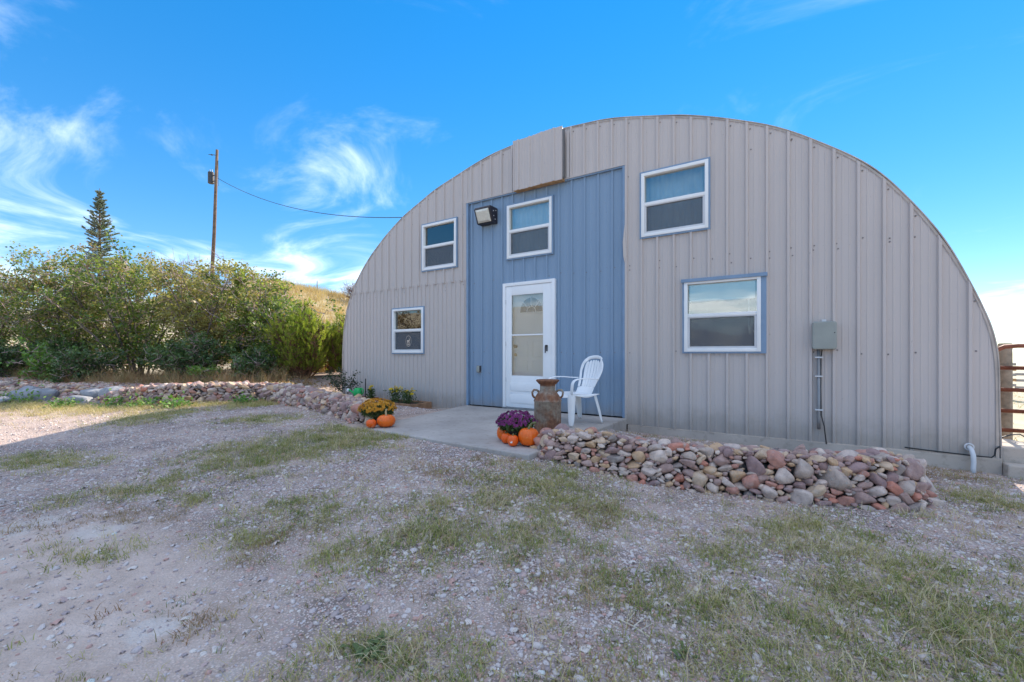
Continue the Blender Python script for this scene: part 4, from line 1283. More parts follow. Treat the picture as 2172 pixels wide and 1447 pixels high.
for u in (-.66, -.40, -.135, .135, .40, .66):
    rows = []
    for v in np.linspace(.17, .885 - .10 * u * u, 8):
        hw = np.interp(v, [.17, .9], [.125, .118])
        rows.append([back_pt(u * (.92 + .0 * v) - hw, v), back_pt(u * .92, v), back_pt(u * .92 + hw, v)])
    strip(rows, 0, .008, 'back_slat')
for s in (-1, 1):
    # arm: level forward from the back, then bends down into the front leg
    cl_ = [back_pt(s * 1.0, .42), (s * .245, .16, .585), (s * .265, .06, .60), (s * .270, -.06, .605), (s * .27, -.16, .60), (s * .268, -.215, .585), (s * .265, -.24, .55), (s * .262, -.245, .48), (s * .258, -.245, .40)]
    wd = [.02, .024, .028, .030, .030, .030, .030, .030, .032]
    rows = []
    for i, (p, w) in enumerate(zip(cl_, wd)):
        rows.append([(p[0] - w, p[1], p[2] - .006), (p[0], p[1], p[2] + .004), (p[0] + w, p[1], p[2] - .006)])
    strip(rows, 0, .012, 'armrest')
    # front leg: angle section, tapering
    def leg(pts, w0, w1, dirs, name='leg'):
        rows = []
        n_ = len(pts)
        for i, p in enumerate(pts):
            w = w0 + (w1 - w0) * i / (n_ - 1)
            rows.append([(p[0] + dirs[0] * w, p[1], p[2]), (p[0], p[1], p[2]), (p[0], p[1] + dirs[1] * w, p[2])])
        strip(rows, 0, .011, name, True)
    leg([(s * .262, -.255, .42), (s * .268, -.26, .30), (s * .272, -.265, .15), (s * .276, -.27, .0)], .085, .05, (-s, 1))
    leg([(s * .20, .215, .40), (s * .215, .245, .28), (s * .228, .275, .14), (s * .24, .30, .0)], .075, .045, (-s, -1))
    rows = [[(s * .225, y, .395), (s * .258, y, .39), (s * .262, y, .345 + .05 * abs(y / .22))] for y in np.linspace(-.24, .22, 7)]
    strip(rows, 0, .01, 'side_apron')

# ------------------------------------------------------------------ leaves and flowers
def leaf_mesh(name, P, size, mat, parent, rnd=None, aspect=.55, up=.0, rng=RNG, fold=.25):
    """one folded rhombic leaf per point"""
    P = np.asarray(P, float); n = len(P)
    size = np.broadcast_to(np.asarray(size, float), (n,))
    d = rng.normal(size=(n, 3)); d[:, 2] = d[:, 2] * .7 + up; d /= np.linalg.norm(d, axis=1)[:, None]
    q = rng.normal(size=(n, 3)); s = np.cross(d, q); s /= np.linalg.norm(s, axis=1)[:, None]
    nn = np.cross(d, s)
    L = size[:, None]
    a = P; b = P + d * L * .45 + s * L * aspect * .5 + nn * L * fold * .3; c = P + d * L; e = P + d * L * .45 - s * L * aspect * .5 + nn * L * fold * .3
    V = np.stack([a, b, c, e], 1).reshape(-1, 3)
    F = np.arange(4 * n).reshape(n, 4)
    if rnd is None: rnd = rng.random(n)
    return link(name, np_mesh(name, V, F, rnd), mat, parent)
M['mumleaf'] = foliage('mum_leaves', [(0, (.035, .07, .02)), (.5, (.07, .12, .035)), (1, (.12, .17, .06))], .25)
M['mumpurple'] = foliage('purple_petals', [(0, (.11, .012, .085)), (.4, (.20, .022, .15)), (.75, (.31, .05, .23)), (1, (.38, .10, .28))], .2, .6)
M['mumorange'] = foliage('amber_petals', [(0, (.55, .22, .02)), (.5, (.70, .33, .03)), (1, (.72, .45, .08))], .2, .6)
M['marigold'] = foliage('yellow_petals', [(0, (.62, .48, .01)), (.6, (.80, .66, .02)), (1, (.78, .52, .02))], .2, .6)
M['roseleaf'] = foliage('rose_leaves', [(0, (.02, .045, .022)), (.5, (.04, .075, .035)), (1, (.07, .10, .06))], .2)
M['twig'] = plain('twig_bark', (.17, .125, .105), .9, .1, var=.3, nscale=12)
M['pot'] = plain('nursery_pot', (.03, .03, .035), .5, .3)
def flower_head(P, N, r, petals, layers, rng):
    V = []; F = []
    for p, nrm, rr in zip(P, N, r):
        u = np.cross(nrm, [0.3, .2, 1.]); u /= np.linalg.norm(u); w = np.cross(nrm, u)
        for L in range(layers):
            k = 1 - .32 * L; tilt = .15 + .5 * L
            for i in range(petals):
                a = 2 * math.pi * (i + .5 * L) / petals + rng.random() * .2
                e = u * math.cos(a) + w * math.sin(a); t_ = np.cross(nrm, e)
                b = p + nrm * .002 * L
                tip = b + (e * math.cos(tilt) + nrm * math.sin(tilt)) * rr * k
                m_ = b + (e * math.cos(tilt) + nrm * math.sin(tilt)) * rr * k * .6
                w_ = rr * k * 1.7 / petals
                s = len(V); V += [b, m_ + t_ * w_, tip, m_ - t_ * w_]; F.append((s, s + 1, s + 2, s + 3))
    return np.array(V), np.array(F)
def mum(x, y, z, R, H, nfl, fr, label, petal, seed, base=.0):
    r = np.random.default_rng(seed)
    t = thing('chrysanthemum', label, 'flowers', (x, y, z))
    MB().lathe([(0, 0), (.062, 0), (.08, .10), (.084, .10), (.084, .112), (.072, .11), (.0, .10)], 24).build('pot', M['pot'], t, angle=40)
    # dome of leaves
    n = 2600
    d = r.normal(size=(n, 3)); d[:, 2] = np.abs(d[:, 2]) * .9 - .30; d /= np.linalg.norm(d, axis=1)[:, None]
    rad = r.uniform(.55, 1.0, n) ** .5
    P = np.stack([d[:, 0] * R * rad, d[:, 1] * R * rad, base + .03 + (d[:, 2] * .40 + .40) * H * rad], -1)
    k = P[:, 2] < base + H * .62; P[k, :2] *= np.interp(P[k, 2], [base, base + H * .62], [.55, .97])[:, None]
    o = leaf_mesh('leaves', P, r.uniform(.018, .038, n), M['mumleaf'], t, r.random(n), .55, .1, r); o['kind'] = 'stuff'
    sm = MB()
    for i in range(26):
        a = r.uniform(0, 6.28); q = R * .75 * math.sqrt(r.random())
        sm.tube([(.02 * math.cos(a), .02 * math.sin(a), .09), (q * .6 * math.cos(a), q * .6 * math.sin(a), base + H * .45), (q * math.cos(a), q * math.sin(a), base + H * .8)], .0025, 4, False)
    o = sm.build('stems', M['stem'], t); o['kind'] = 'stuff'
    # blossoms over the crown
    d = r.normal(size=(nfl, 3)); d[:, 2] = np.abs(d[:, 2]) + .12; d /= np.linalg.norm(d, axis=1)[:, None]
    P = np.stack([d[:, 0] * R * 1.03, d[:, 1] * R * 1.03, base + .56 * H + d[:, 2] * H * .50], -1) + r.normal(0, .006, (nfl, 3))
    N = d + r.normal(0, .25, (nfl, 3)); N /= np.linalg.norm(N, axis=1)[:, None]
    V, F = flower_head(P, N, r.uniform(.8, 1.2, nfl) * fr, 9, 3, r)
    o = link('blossoms', np_mesh('blossoms', V, F, np.repeat(r.random(nfl), 27) * .6 + np.tile(np.repeat([.0, .2, .4], 9), nfl)), petal, t); o['kind'] = 'stuff'
    return t
mum(.935, -2.20, .002, .20, .26, 260, .021, 'potted purple chrysanthemum between the milk can and small pumpkins', M['mumpurple'], 1, .03)
mum(-1.19, -2.24, -.01, .23, .28, 330, .021, 'potted amber yellow chrysanthemum beside the left stone wall', M['mumorange'], 2, .03)

# planter boxes
M['planter'] = plain('weathered_planter_board', (.33, .19, .11), .85, .15, var=.35, nscale=8, bump=.3)
M['redplanter'] = plain('reddish_planter_board', (.30, .12, .07), .85, .15, var=.35, nscale=8, bump=.3)
def planter(x, y, rz, w, d, h, label, mat):
    z = gz(x, y) - .02
    t = thing('planter_box', label, 'planter', (x, y, z), rz)
    for a in ((-w / 2, w / 2, -d / 2, -d / 2 + .035), (-w / 2, w / 2, d / 2 - .035, d / 2)):
        MB().box(a[0], a[1], a[2], a[3], 0, h, .004).build('board', mat, t)
    for s in (-1, 1):
        MB().box(s * w / 2 - (.035 if s > 0 else 0), s * w / 2 + (.035 if s < 0 else 0), -d / 2 + .036, d / 2 - .036, 0, h - .002, .004).build('board', mat, t)
    n_ = 24; V = []; F = []
    for i in range(n_):
        for j in range(8):
            V.append((-w / 2 + .03 + (w - .06) * i / (n_ - 1), -d / 2 + .03 + (d - .06) * j / 7, h - .03 + .018 * math.sin(i * 1.7 + j) + random.uniform(-.008, .012)))
    for i in range(n_ - 1):
        for j in range(7): F.append((i * 8 + j, (i + 1) * 8 + j, (i + 1) * 8 + j + 1, i * 8 + j + 1))
    link('potting_soil', MB().add(V, F).mesh('soil'), M['soil'], t, True)
    return t
planter(-2.72, -.36, 0.05, .92, .52, .13, 'low wooden planter box of yellow flowers left of the patio', M['planter'])
planter(-4.15, -.36, 0.03, .95, .42, .12, 'reddish planter box with a rose bush at the far left corner', M['redplanter'])
def marigold(x, y, H, R, nf, label, seed):
    r = np.random.default_rng(seed); z = gz(x, y) + .07
    t = thing('yellow_flower_plant', label, 'flowers', (x, y, z), group='yellow flowers by the planters')
    n = 420
    P = np.stack([r.normal(0, R * .45, n), r.normal(0, R * .45, n), r.uniform(.01, H * .85, n)], -1)
    o = leaf_mesh('leaves', P, r.uniform(.025, .05, n), M['mumleaf'], t, r.random(n) * .9, .5, .3, r); o['kind'] = 'stuff'
    sm = MB(); FP = []
    for i in range(nf):
        a = r.uniform(0, 6.28); q = R * math.sqrt(r.random()) * .9; h = H * r.uniform(.65, 1.08)
        sm.tube([(0.3 * q * math.cos(a), .3 * q * math.sin(a), 0), (q * math.cos(a), q * math.sin(a), h)], .003, 4, False); FP.append((q * math.cos(a), q * math.sin(a), h))
    o = sm.build('stems', M['stem'], t); o['kind'] = 'stuff'
    N = r.normal(0, .4, (nf, 3)); N[:, 2] += 1; N /= np.linalg.norm(N, axis=1)[:, None]
    V, F = flower_head(np.array(FP), N, r.uniform(.75, 1.2, nf) * .040, 10, 3, r)
    o = link('blossoms', np_mesh('blossoms', V, F, r.random(len(F))), M['marigold'], t); o['kind'] = 'stuff'
marigold(-3.02, -.30, .30, .16, 16, 'taller yellow marigold plant at the left end of the planter', 21)
marigold(-2.62, -.36, .28, .14, 13, 'yellow marigold plant in the middle of the planter', 22)
marigold(-3.62, -.38, .26, .08, 7, 'small yellow flowers between the watering can and the planter', 23)
# rose bush
def twig_plant(name, label, cat, x, y, H, R, nst, nleaf, leafsize, seed, leafmat, lean=(0, 0), zoff=.0):
    r = np.random.default_rng(seed)
    t = thing(name, label, cat, (x, y, gz(x, y) + zoff))
    sm = MB(); L = []
    for i in range(nst):
        a = r.uniform(0, 6.28); q = R * r.uniform(.3, 1); h = H * r.uniform(.5, 1)
        p0 = np.array([.04 * math.cos(a), .04 * math.sin(a), 0]); p2 = np.array([q * math.cos(a) + lean[0], q * math.sin(a) + lean[1], h])
        p1 = (p0 + p2) / 2 + np.array([0, 0, h * .12])
        sm.tube([p0, p1, p2], [.006, .004, .002], 5, False)
        for k in range(6):
            f_ = r.uniform(.3, 1); b = p0 * (1 - f_) ** 2 + 2 * p1 * f_ * (1 - f_) + p2 * f_ * f_
            c = b + r.normal(0, .06, 3); sm.tube([b, c], [.0025, .0015], 4, False)
            L.append(b); L.append(c)
    o = sm.build('stems', M['twig'], t); o['kind'] = 'stuff'
    L = np.array(L)[r.integers(0, len(L), nleaf)] + r.normal(0, .025, (nleaf, 3))
    o = leaf_mesh('leaves', L, r.uniform(.6, 1.2, nleaf) * leafsize, leafmat, t, r.random(nleaf), .65, 0, r); o['kind'] = 'stuff'
    return t
twig_plant('rose_bush', 'straggly dark leaved rose bush at the left corner of the building', 'shrub', -4.45, -.40, .62, .42, 11, 700, .045, 31, M['roseleaf'], (-.12, 0), .05)
o = MB().tube([(-4.02, -.2, -.05), (-4.01, -.2, .40)], .010, 8).build('plant_stake', M['black']); tag(o, 'short black stake stuck in the left planter box', 'stake')

# watering can
M['green'] = plain('green_plastic', (.015, .42, .10), .4, .45, var=.06)
t = thing('watering_can', 'bright green plastic watering can with white spout head on the planter', 'watering can', (-3.92, -.46, gz(-3.92, -.46) + .10), math.radians(8))
o = MB().lathe([(0, 0), (.075, 0), (.082, .01), (.086, .09), (.078, .16), (.05, .185), (.045, .182), (.07, .155), (.07, .02), (0, .015)], 32).build('tank', M['green'], t, angle=45)
MB().tube([(-.07, 0, .04), (-.13, 0, .09), (-.20, 0, .125), (-.235, 0, .135)], [.026, .02, .016, .018], 12).build('spout', M['green'], t, smooth=True)
MB().tube([(-.232, 0, .132), (-.252, 0, .128), (-.258, 0, .126)], [.022, .042, .043], 18).build('spout_head', M['white'], t, angle=40)
MB().tube([(.05, 0, .165), (.10, 0, .185), (.145, 0, .15), (.14, 0, .09), (.083, 0, .05)], .011, 8).build('handle', M['green'], t, smooth=True)
for n_ in ('tank', 'spout', 'spout_head', 'handle'):
    pass

# brick block by the corner
o = MB().box(-.11, .11, -.06, .06, 0, .14, .008).build('concrete_block', M['foundation']); o.location = (-5.22, -.16, gz(-5.22, -.16) - .01); o.rotation_euler = (0, 0, .15)
tag(o, 'small pale concrete block at the left corner of the building', 'block')

# ------------------------------------------------------------------ right side: gate, post, curb
M['gate'] = plain('rusty_red_pipe', (.22, .075, .045), .6, .35, .2, var=.3, nscale=14)
M['postwood'] = plain('weathered_post', (.30, .25, .19), .9, .1, var=.35, nscale=10, bump=.5)
M['chain'] = plain('rusty_chain', (.10, .06, .045), .7, .3, .4)
GY_ = 1.16
t = thing('pipe_gate', 'rusty red pipe farm gate right of the building', 'gate', (5.30, GY_, -.2))
top_ = MB().tube([(0, 0, 1.0), (.008, 0, 1.08), (.05, 0, 1.155), (.12, 0, 1.195), (.22, 0, 1.205), (2.9, 0, 1.205), (2.97, 0, 1.17), (3.0, 0, 1.08), (3.0, 0, .07)], .024, 12)
top_.build('bow_rail', M['gate'], t, smooth=True)
MB().tube([(0, 0, 1.02), (0, 0, .05)], .023, 12).build('stile', M['gate'], t, smooth=True)
for z in (.955, .705, .465, .245, .06):
    MB().tube([(0.0, 0, z), (3.0, 0, z)], .022, 12).build('rail', M['gate'], t, smooth=True)
MB().box(.02, .09, -.012, .012, .705, .755, .005).build('latch_plate', M['gate'], t)
t = thing('gate_post', 'round weathered wooden post behind the red gate', 'post', (5.50, 1.42, gz(5.5, 1.42) - .3))
h_ = 1.04 + .3 - (gz(5.5, 1.42))
MB().lathe([(.0, 0), (.062, 0), (.060, h_ * .5), (.058, h_ - .01), (.052, h_), (0, h_ + .003)], 20, lambda a, r, z: 1 + .03 * math.sin(3 * a + z * 2) + .02 * math.sin(9 * a)).build('shaft', M['postwood'], t, angle=50)
t = thing('chain', 'rusty chain hanging down the left end of the red gate', 'chain', (5.33, 1.12, .62))
for i in range(17):
    L = []
    for k in range(11):
        a = 2 * math.pi * k / 10; L.append((.011 * math.cos(a), 0, .021 * math.sin(a)))
    o = MB().tube(L, .0042, 6, False).build('link', M['chain'], t, smooth=True)
    o.location = (.004 * math.sin(i), 0, -.030 * i); o.rotation_euler = (0, 0, math.pi / 2 * (i % 2) + .4)
mb = MB().prism([(0, -.5), (0, .035), (.20, .035), (.46, -.02), (1.5, -.06), (1.5, -.5)], 'y', 0, .52)
o = mb.build('concrete_curb', M['foundation']); o.location = (5.052, -.02, 0); bv = o.modifiers.new('b', 'BEVEL'); bv.width = .02; bv.segments = 2
tag(o, 'sloping concrete curb against the right corner of the building', 'curb')
o = MB().box(0, 1.6, -.14, .5, -.6, -.118, .015).build('concrete_footing', M['foundation']); o.location = (5.056, -.02, 0)
tag(o, 'concrete footing ledge under the sloping curb at right', 'footing')
o = MB().tube([(5.07, .25, .045), (5.14, .28, .075), (5.22, .33, .10), (5.30, .40, .105), (5.36, .46, .07), (5.37, .50, .02)], .006, 6).build('loose_wire', M['rubber'], smooth=True)
tag(o, 'loose wire looping over the curb behind the building corner', 'wire')
# far board fence
M['greywood'] = plain('grey_fence_board', (.36, .33, .30), .9, .1, var=.3, nscale=6)
fx, fy = 9.42, 14.6
t = thing('board_fence', 'far grey board fence seen through the gate', 'fence', (fx, fy, gz(fx, fy)))
g0 = gz(fx, fy)
MB().box(-.09, .09, -.09, .09, -.2, .62 - g0, .01).build('post', M['greywood'], t)
MB().box(3.3, 3.45, -.09, .09, -.4, .52 - g0, .01).build('post', M['greywood'], t)
for i in range(5):
    MB().box(-.16, .16, -.14, -.095, .62 - g0 - .17 * i - .09, .62 - g0 - .17 * i - .002, .006).build('cleat', M['wood'] if i % 2 else M['greywood'], t)
for z in (.25, .05, -.18):
    MB().box(.16, 6.5, -.06, -.02, z - g0 - .04, z - g0 + .04, .006).build('rail', M['greywood'], t)
# ------------------------------------------------------------------ shrubs and trees
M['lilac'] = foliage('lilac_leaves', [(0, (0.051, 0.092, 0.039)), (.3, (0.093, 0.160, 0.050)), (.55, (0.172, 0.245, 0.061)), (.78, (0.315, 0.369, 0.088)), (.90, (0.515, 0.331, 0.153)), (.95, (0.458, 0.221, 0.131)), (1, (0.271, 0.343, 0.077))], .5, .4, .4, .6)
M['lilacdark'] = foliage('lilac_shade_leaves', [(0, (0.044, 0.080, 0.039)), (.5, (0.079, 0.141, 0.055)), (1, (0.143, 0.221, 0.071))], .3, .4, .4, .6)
M['lilacbright'] = foliage('lilac_young_leaves', [(0, (0.072, 0.172, 0.050)), (.5, (0.129, 0.283, 0.066)), (1, (0.257, 0.393, 0.088))], .4, .4, .4, .6)
M['olive'] = foliage('olive_leaves', [(0, (0.143, 0.168, 0.055)), (.5, (0.286, 0.300, 0.088)), (1, (0.468, 0.396, 0.154))], .4, .5, .3, .6)
M['russet'] = foliage('russet_leaves', [(0, (.10, .14, .06)), (.4, (.19, .22, .08)), (.65, (.34, .28, .12)), (.85, (.36, .20, .12)), (1, (.28, .28, .11))], .5, .5, .3, .6)
M['autumn'] = foliage('orange_leaves', [(0, (.40, .12, .02)), (.5, (.58, .24, .03)), (1, (.55, .35, .06))], .4, .5, .2, .6)
M['bark'] = plain('lilac_bark', (.155, .125, .115), .9, .1, var=.3, nscale=10, bump=.3)
M['greytwig'] = plain('grey_mauve_twigs', (.42, .315, .285), .9, .1, var=.25, nscale=3)
M['maretwig'] = plain('bare_mauve_twigs', (.25, .185, .18), .9, .1, var=.25, nscale=3)

def tubes_np(segs, n=4):
    """segs: list of (p0, p1, r0, r1) -> V, F fast"""
    A_ = np.array([s[0] for s in segs]); B_ = np.array([s[1] for s in segs]); r0 = np.array([s[2] for s in segs]); r1 = np.array([s[3] for s in segs])
    t = B_ - A_; t /= np.linalg.norm(t, axis=1)[:, None] + 1e-9
    ref = np.where(np.abs(t[:, 2:3]) < .9, np.array([[0, 0, 1.]]), np.array([[1., 0, 0]]))
    u = np.cross(t, ref); u /= np.linalg.norm(u, axis=1)[:, None]; w = np.cross(t, u)
    V = []
    for P, r in ((A_, r0), (B_, r1)):
        for k in range(n):
            a = 2 * math.pi * k / n
            V.append(P + (u * math.cos(a) + w * math.sin(a)) * r[:, None])
    V = np.stack(V, 1)   # m, 2n, 3
    base = (np.arange(len(segs)) * 2 * n)[:, None, None]
    f = np.array([[k, (k + 1) % n, n + (k + 1) % n, n + k] for k in range(n)])
    return V.reshape(-1, 3), (f[None] + base).reshape(-1, 4)

def shrub(name, label, x, y, R, H, seed, nst=13, ntw=9, nsub=5, nleaf=8000, lsize=.075, leafmat=None, twigmat=None, group=None, cat='shrub', low=.25, spread=.9, lean=(0, 0), stemr=.03, z=None):
    r = np.random.default_rng(seed)
    zb = gz(x, y) if z is None else z
    t = thing(name, label, cat, (x, y, zb - .05), group=group)
    stems = []; twigs = []; tips = []
    for i in range(nst):
        a = 2 * math.pi * (i + r.uniform(-.4, .4)) / nst; e = r.uniform(.15, 1) * spread
        p = np.array([.18 * R * math.cos(a) * r.random(), .18 * R * math.sin(a) * r.random(), 0.])
        d = np.array([math.cos(a) * .35 * e, math.sin(a) * .35 * e, 1.0]) + r.normal(0, .1, 3); d /= np.linalg.norm(d)
        Ls = H * r.uniform(.75, 1.02) / 7; pts = [p]
        for k in range(7):
            p = p + d * Ls; pts.append(p)
            d = d + np.array([math.cos(a) * .10 * e, math.sin(a) * .10 * e, 0]) + r.normal(0, .10, 3) + np.array([lean[0], lean[1], 0]) * .03; d /= np.linalg.norm(d)
        rad = stemr * r.uniform(.6, 1.2)
        for k in range(7): stems.append((pts[k], pts[k + 1], rad * (1 - k * .12), rad * (1 - (k + 1) * .12)))
        for k in range(ntw):
            f_ = r.uniform(low, 1) * 6.99; j = int(f_); b = pts[j] + (pts[j + 1] - pts[j]) * (f_ - j)
            az = r.uniform(0, 6.28); dd = np.array([math.cos(az), math.sin(az), r.uniform(-.15, .9)]); dd /= np.linalg.norm(dd)
            L = R * r.uniform(.25, .62) * (1.1 - .45 * f_ / 7); m_ = b + dd * L * .5 + r.normal(0, .04, 3); e2 = b + dd * L + np.array([0, 0, L * .12])
            twigs.append((b, m_, .013, .010)); twigs.append((m_, e2, .010, .006))
            for q in range(nsub):
                g_ = r.uniform(.2, 1); bb = b + (e2 - b) * g_; ds = dd + r.normal(0, .7, 3) + np.array([0, 0, .3]); ds /= np.linalg.norm(ds)
                ee = bb + ds * R * r.uniform(.10, .26)
                twigs.append((bb, ee, .007, .0035)); tips.append(bb + (ee - bb) * .5); tips.append(ee)
    V, F = tubes_np(stems, 6); o = link('trunk', np_mesh('trunk', V, F), M['bark'], t, True)
    V, F = tubes_np(twigs, 3); o = link('twigs', np_mesh('twigs', V, F), twigmat or M['greytwig'], t); o['kind'] = 'stuff'
    if nleaf:
        T = np.array(tips); w = r.random(len(T)) ** 2 + .05; w /= w.sum()       # some branches are nearly bare
        idx = r.choice(len(T), nleaf, p=w)
        P = T[idx] + r.normal(0, .055 * R / 1.3, (nleaf, 3)); P[:, 2] = np.maximum(P[:, 2], .05)
        cl_ = r.random(len(T))[idx] * .55 + r.random(nleaf) * .45
        o = leaf_mesh('crown', P, r.uniform(.6, 1.2, nleaf) * lsize, leafmat or M['lilac'], t, np.clip(cl_, 0, 1), .75, -.25, r); o['kind'] = 'stuff'
    return t
HG = 'lilac hedge along the bank'
H_ = [  # px-derived world spots along the bank: x, y, radius, height, leaves, label
    (-7.9, .55, 1.25, 2.15, 7500, 'glossy leaved lilac at the right end of the hedge next to the pine'),
    (-9.2, .35, 1.45, 2.75, 9000, 'tall lilac in the hedge just right of the utility pole'),
    (-10.4, -.55, 1.45, 2.9, 8500, 'lilac in the hedge directly below the utility pole'),
    (-11.6, -.2, 1.5, 3.1, 8500, 'thin twiggy lilac just left of the utility pole'),
    (-12.9, -1.3, 1.6, 3.2, 9500, 'lilac in the middle of the hedge right of the spruce'),
    (-14.3, -1.2, 1.6, 3.6, 9500, 'tallest yellowish lilac in front of the spruce'),
    (-15.4, -2.3, 1.6, 3.3, 9000, 'dark trunked lilac left of the spruce'),
    (-17.0, -2.4, 1.7, 3.6, 9000, 'leafy lilac near the left edge of the picture'),
    (-18.4, -3.6, 1.7, 3.3, 8000, 'lilac cut off by the left edge of the picture')]
for i, (x, y, R, H, nl, lb) in enumerate(H_):
    shrub('lilac_shrub', lb, x, y, R, H * (1.02 if i < 2 else 1.17), 400 + i, nleaf=int(nl * 1.15), leafmat=M[('lilac', 'lilac', 'olive', 'russet', 'lilac', 'olive', 'lilac', 'russet', 'lilac')[i]], group=HG, low=.08, stemr=.03, lsize=.078, ntw=11)
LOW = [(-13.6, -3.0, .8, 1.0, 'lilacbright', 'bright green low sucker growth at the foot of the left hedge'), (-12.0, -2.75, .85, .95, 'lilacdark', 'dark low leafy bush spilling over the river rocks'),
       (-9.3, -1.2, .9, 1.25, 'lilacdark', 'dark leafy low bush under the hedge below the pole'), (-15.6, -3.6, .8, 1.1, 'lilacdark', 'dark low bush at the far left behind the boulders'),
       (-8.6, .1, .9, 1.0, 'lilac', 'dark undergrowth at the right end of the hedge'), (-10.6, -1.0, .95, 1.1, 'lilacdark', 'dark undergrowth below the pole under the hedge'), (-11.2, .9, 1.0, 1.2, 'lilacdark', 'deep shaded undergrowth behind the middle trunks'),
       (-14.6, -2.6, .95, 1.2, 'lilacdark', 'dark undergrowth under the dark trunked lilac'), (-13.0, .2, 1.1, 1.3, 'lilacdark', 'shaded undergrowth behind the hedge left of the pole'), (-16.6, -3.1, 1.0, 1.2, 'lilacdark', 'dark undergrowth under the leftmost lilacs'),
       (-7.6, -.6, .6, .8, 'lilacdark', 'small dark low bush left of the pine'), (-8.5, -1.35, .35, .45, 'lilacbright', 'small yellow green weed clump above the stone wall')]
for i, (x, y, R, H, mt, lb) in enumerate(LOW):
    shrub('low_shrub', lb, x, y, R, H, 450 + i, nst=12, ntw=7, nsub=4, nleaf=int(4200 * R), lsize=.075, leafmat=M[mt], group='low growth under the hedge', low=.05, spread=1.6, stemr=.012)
shrub('autumn_shrub', 'orange leaved autumn shrub showing between hedge and pine', -8.3, 1.9, .9, 1.5, 470, nleaf=2600, leafmat=M['autumn'], lsize=.06)
shrub('autumn_shrub', 'yellow orange shrub glimpsed through the middle of the hedge', -12.2, 1.3, 1.0, 1.6, 471, nleaf=2600, leafmat=M['autumn'], lsize=.06)
shrub('bare_shrub', 'bare mauve brush rising behind the hedge left of the pole', -19.2, 3.2, 2.4, 4.2, 472, nst=16, ntw=12, nsub=7, nleaf=0, twigmat=M['maretwig'], cat='bare shrub', z=1.2)
shrub('bare_shrub', 'bare grey shrub on the hill crest beside the building', -37.0, 24.5, 2.0, 2.6, 473, nst=18, ntw=13, nsub=8, nleaf=0, twigmat=M['maretwig'], cat='bare shrub')
shrub('bare_shrub', 'dark bare shrub on the slope against the building edge', -17.0, 11.3, 1.3, 2.2, 474, nst=14, ntw=11, nsub=7, nleaf=0, twigmat=M['maretwig'], cat='bare shrub')

# dry brush and litter under the hedge
N = 620
X = RNG.uniform(-18.5, -6.2, N); Y = wall_y(X) + RNG.uniform(1.1, 3.2, N)
BR = [tuft(130 + i, 22, .5, .16, 1.1, .004, 2) for i in range(6)]
o = scatter('dry_brush', BR, np.stack([X, Y, ground_z(X, Y) - .02], -1), rotmats(RNG.normal(0, .25, N), RNG.normal(0, .25, N), RNG.uniform(0, 6.3, N)), RNG.uniform(.35, 1.1, N), np.clip(RNG.normal(.4, .3, N), 0, 1), M['redgrass'], smooth=False)
tag(o, 'tangle of dry brown stems under the hedge', 'brush', kind='stuff')
N = 9000
X = RNG.uniform(-18.5, -5.6, N); Y = wall_y(X) + RNG.uniform(.7, 3.5, N)
o = leaf_mesh('leaf_litter', np.stack([X, Y, ground_z(X, Y) + .01], -1), RNG.uniform(.04, .08, N), M['redgrass'], None, RNG.random(N), .6, 0)
tag(o, 'brown leaf litter on the bank under the hedge', 'leaf litter', kind='stuff')
# grass along the left wall foot and on the sunlit strip
N = 2600
X = RNG.uniform(-13, -4.3, N); Y = wall_y(X) - RNG.exponential(.35, N) - .03
keep = (RNG.random(N) < .9) & (Y > -5.6); X, Y = X[keep], Y[keep]; n = len(X)
o = scatter('sunlit_grass', GREEN + DRY, np.stack([X, Y, ground_z(X, Y)], -1), rotmats(RNG.normal(0, .15, n), RNG.normal(0, .15, n), RNG.uniform(0, 6.3, n)), RNG.uniform(.9, 1.9, n), np.clip(RNG.normal(.85, .2, n), 0, 1), M['grass'], smooth=False)
tag(o, 'yellow green grass along the foot of the left stone wall', 'grass', kind='stuff')
N = 1500
X = RNG.uniform(-12.5, -4.6, N); Y = wall_y(X) - RNG.exponential(.55, N) - .05
keep = Y > -5.6; X, Y = X[keep], Y[keep]; n = len(X)
o = scatter('dry_verge_grass', DRY, np.stack([X, Y, ground_z(X, Y)], -1), rotmats(RNG.normal(0, .15, n), RNG.normal(0, .15, n), RNG.uniform(0, 6.3, n)), RNG.uniform(.8, 1.6, n), RNG.random(n) * .75, M['drygrass'], smooth=False)
tag(o, 'straw yellow dry grass on the sunlit strip before the left wall', 'grass', kind='stuff')
WEED = [(-7.0, -3.35, .16), (-5.6, -2.95, .15), (-6.2, -3.2, .14), (-9.9, -4.05, .22), (-5.0, -2.1, .12), (-10.6, -4.1, .2), (-8.3, -3.75, .15)]
for i, (x, y, s) in enumerate(WEED):
    lbs = ['leafy weed at the foot of the left stone wall end', 'weed clump at the bend of the left stone wall', 'small weed beside the sunlit end of the stone wall', 'green weed between the boulders', 'tiny weed at the shaded bend of the stone wall', 'leafy weed hiding a small boulder', 'weed in front of the broad pale boulder']
    t = thing('weed', lbs[i], 'weed', (x, y, gz(x, y)), group='weeds along the bed edge')
    r = np.random.default_rng(600 + i); n = 160
    P = np.stack([r.normal(0, s * .8, n), r.normal(0, s * .8, n), np.abs(r.normal(0, s * .6, n)) + .01], -1)
    o = leaf_mesh('leaves', P, r.uniform(.04, .09, n), M['lilacbright'], t, r.random(n), .5, .5, r); o['kind'] = 'stuff'
    V, F = tubes_np([(np.zeros(3), p, .003, .002) for p in P[::8]], 3); o = link('stems', np_mesh('stems', V, F), M['stem'], t); o['kind'] = 'stuff'

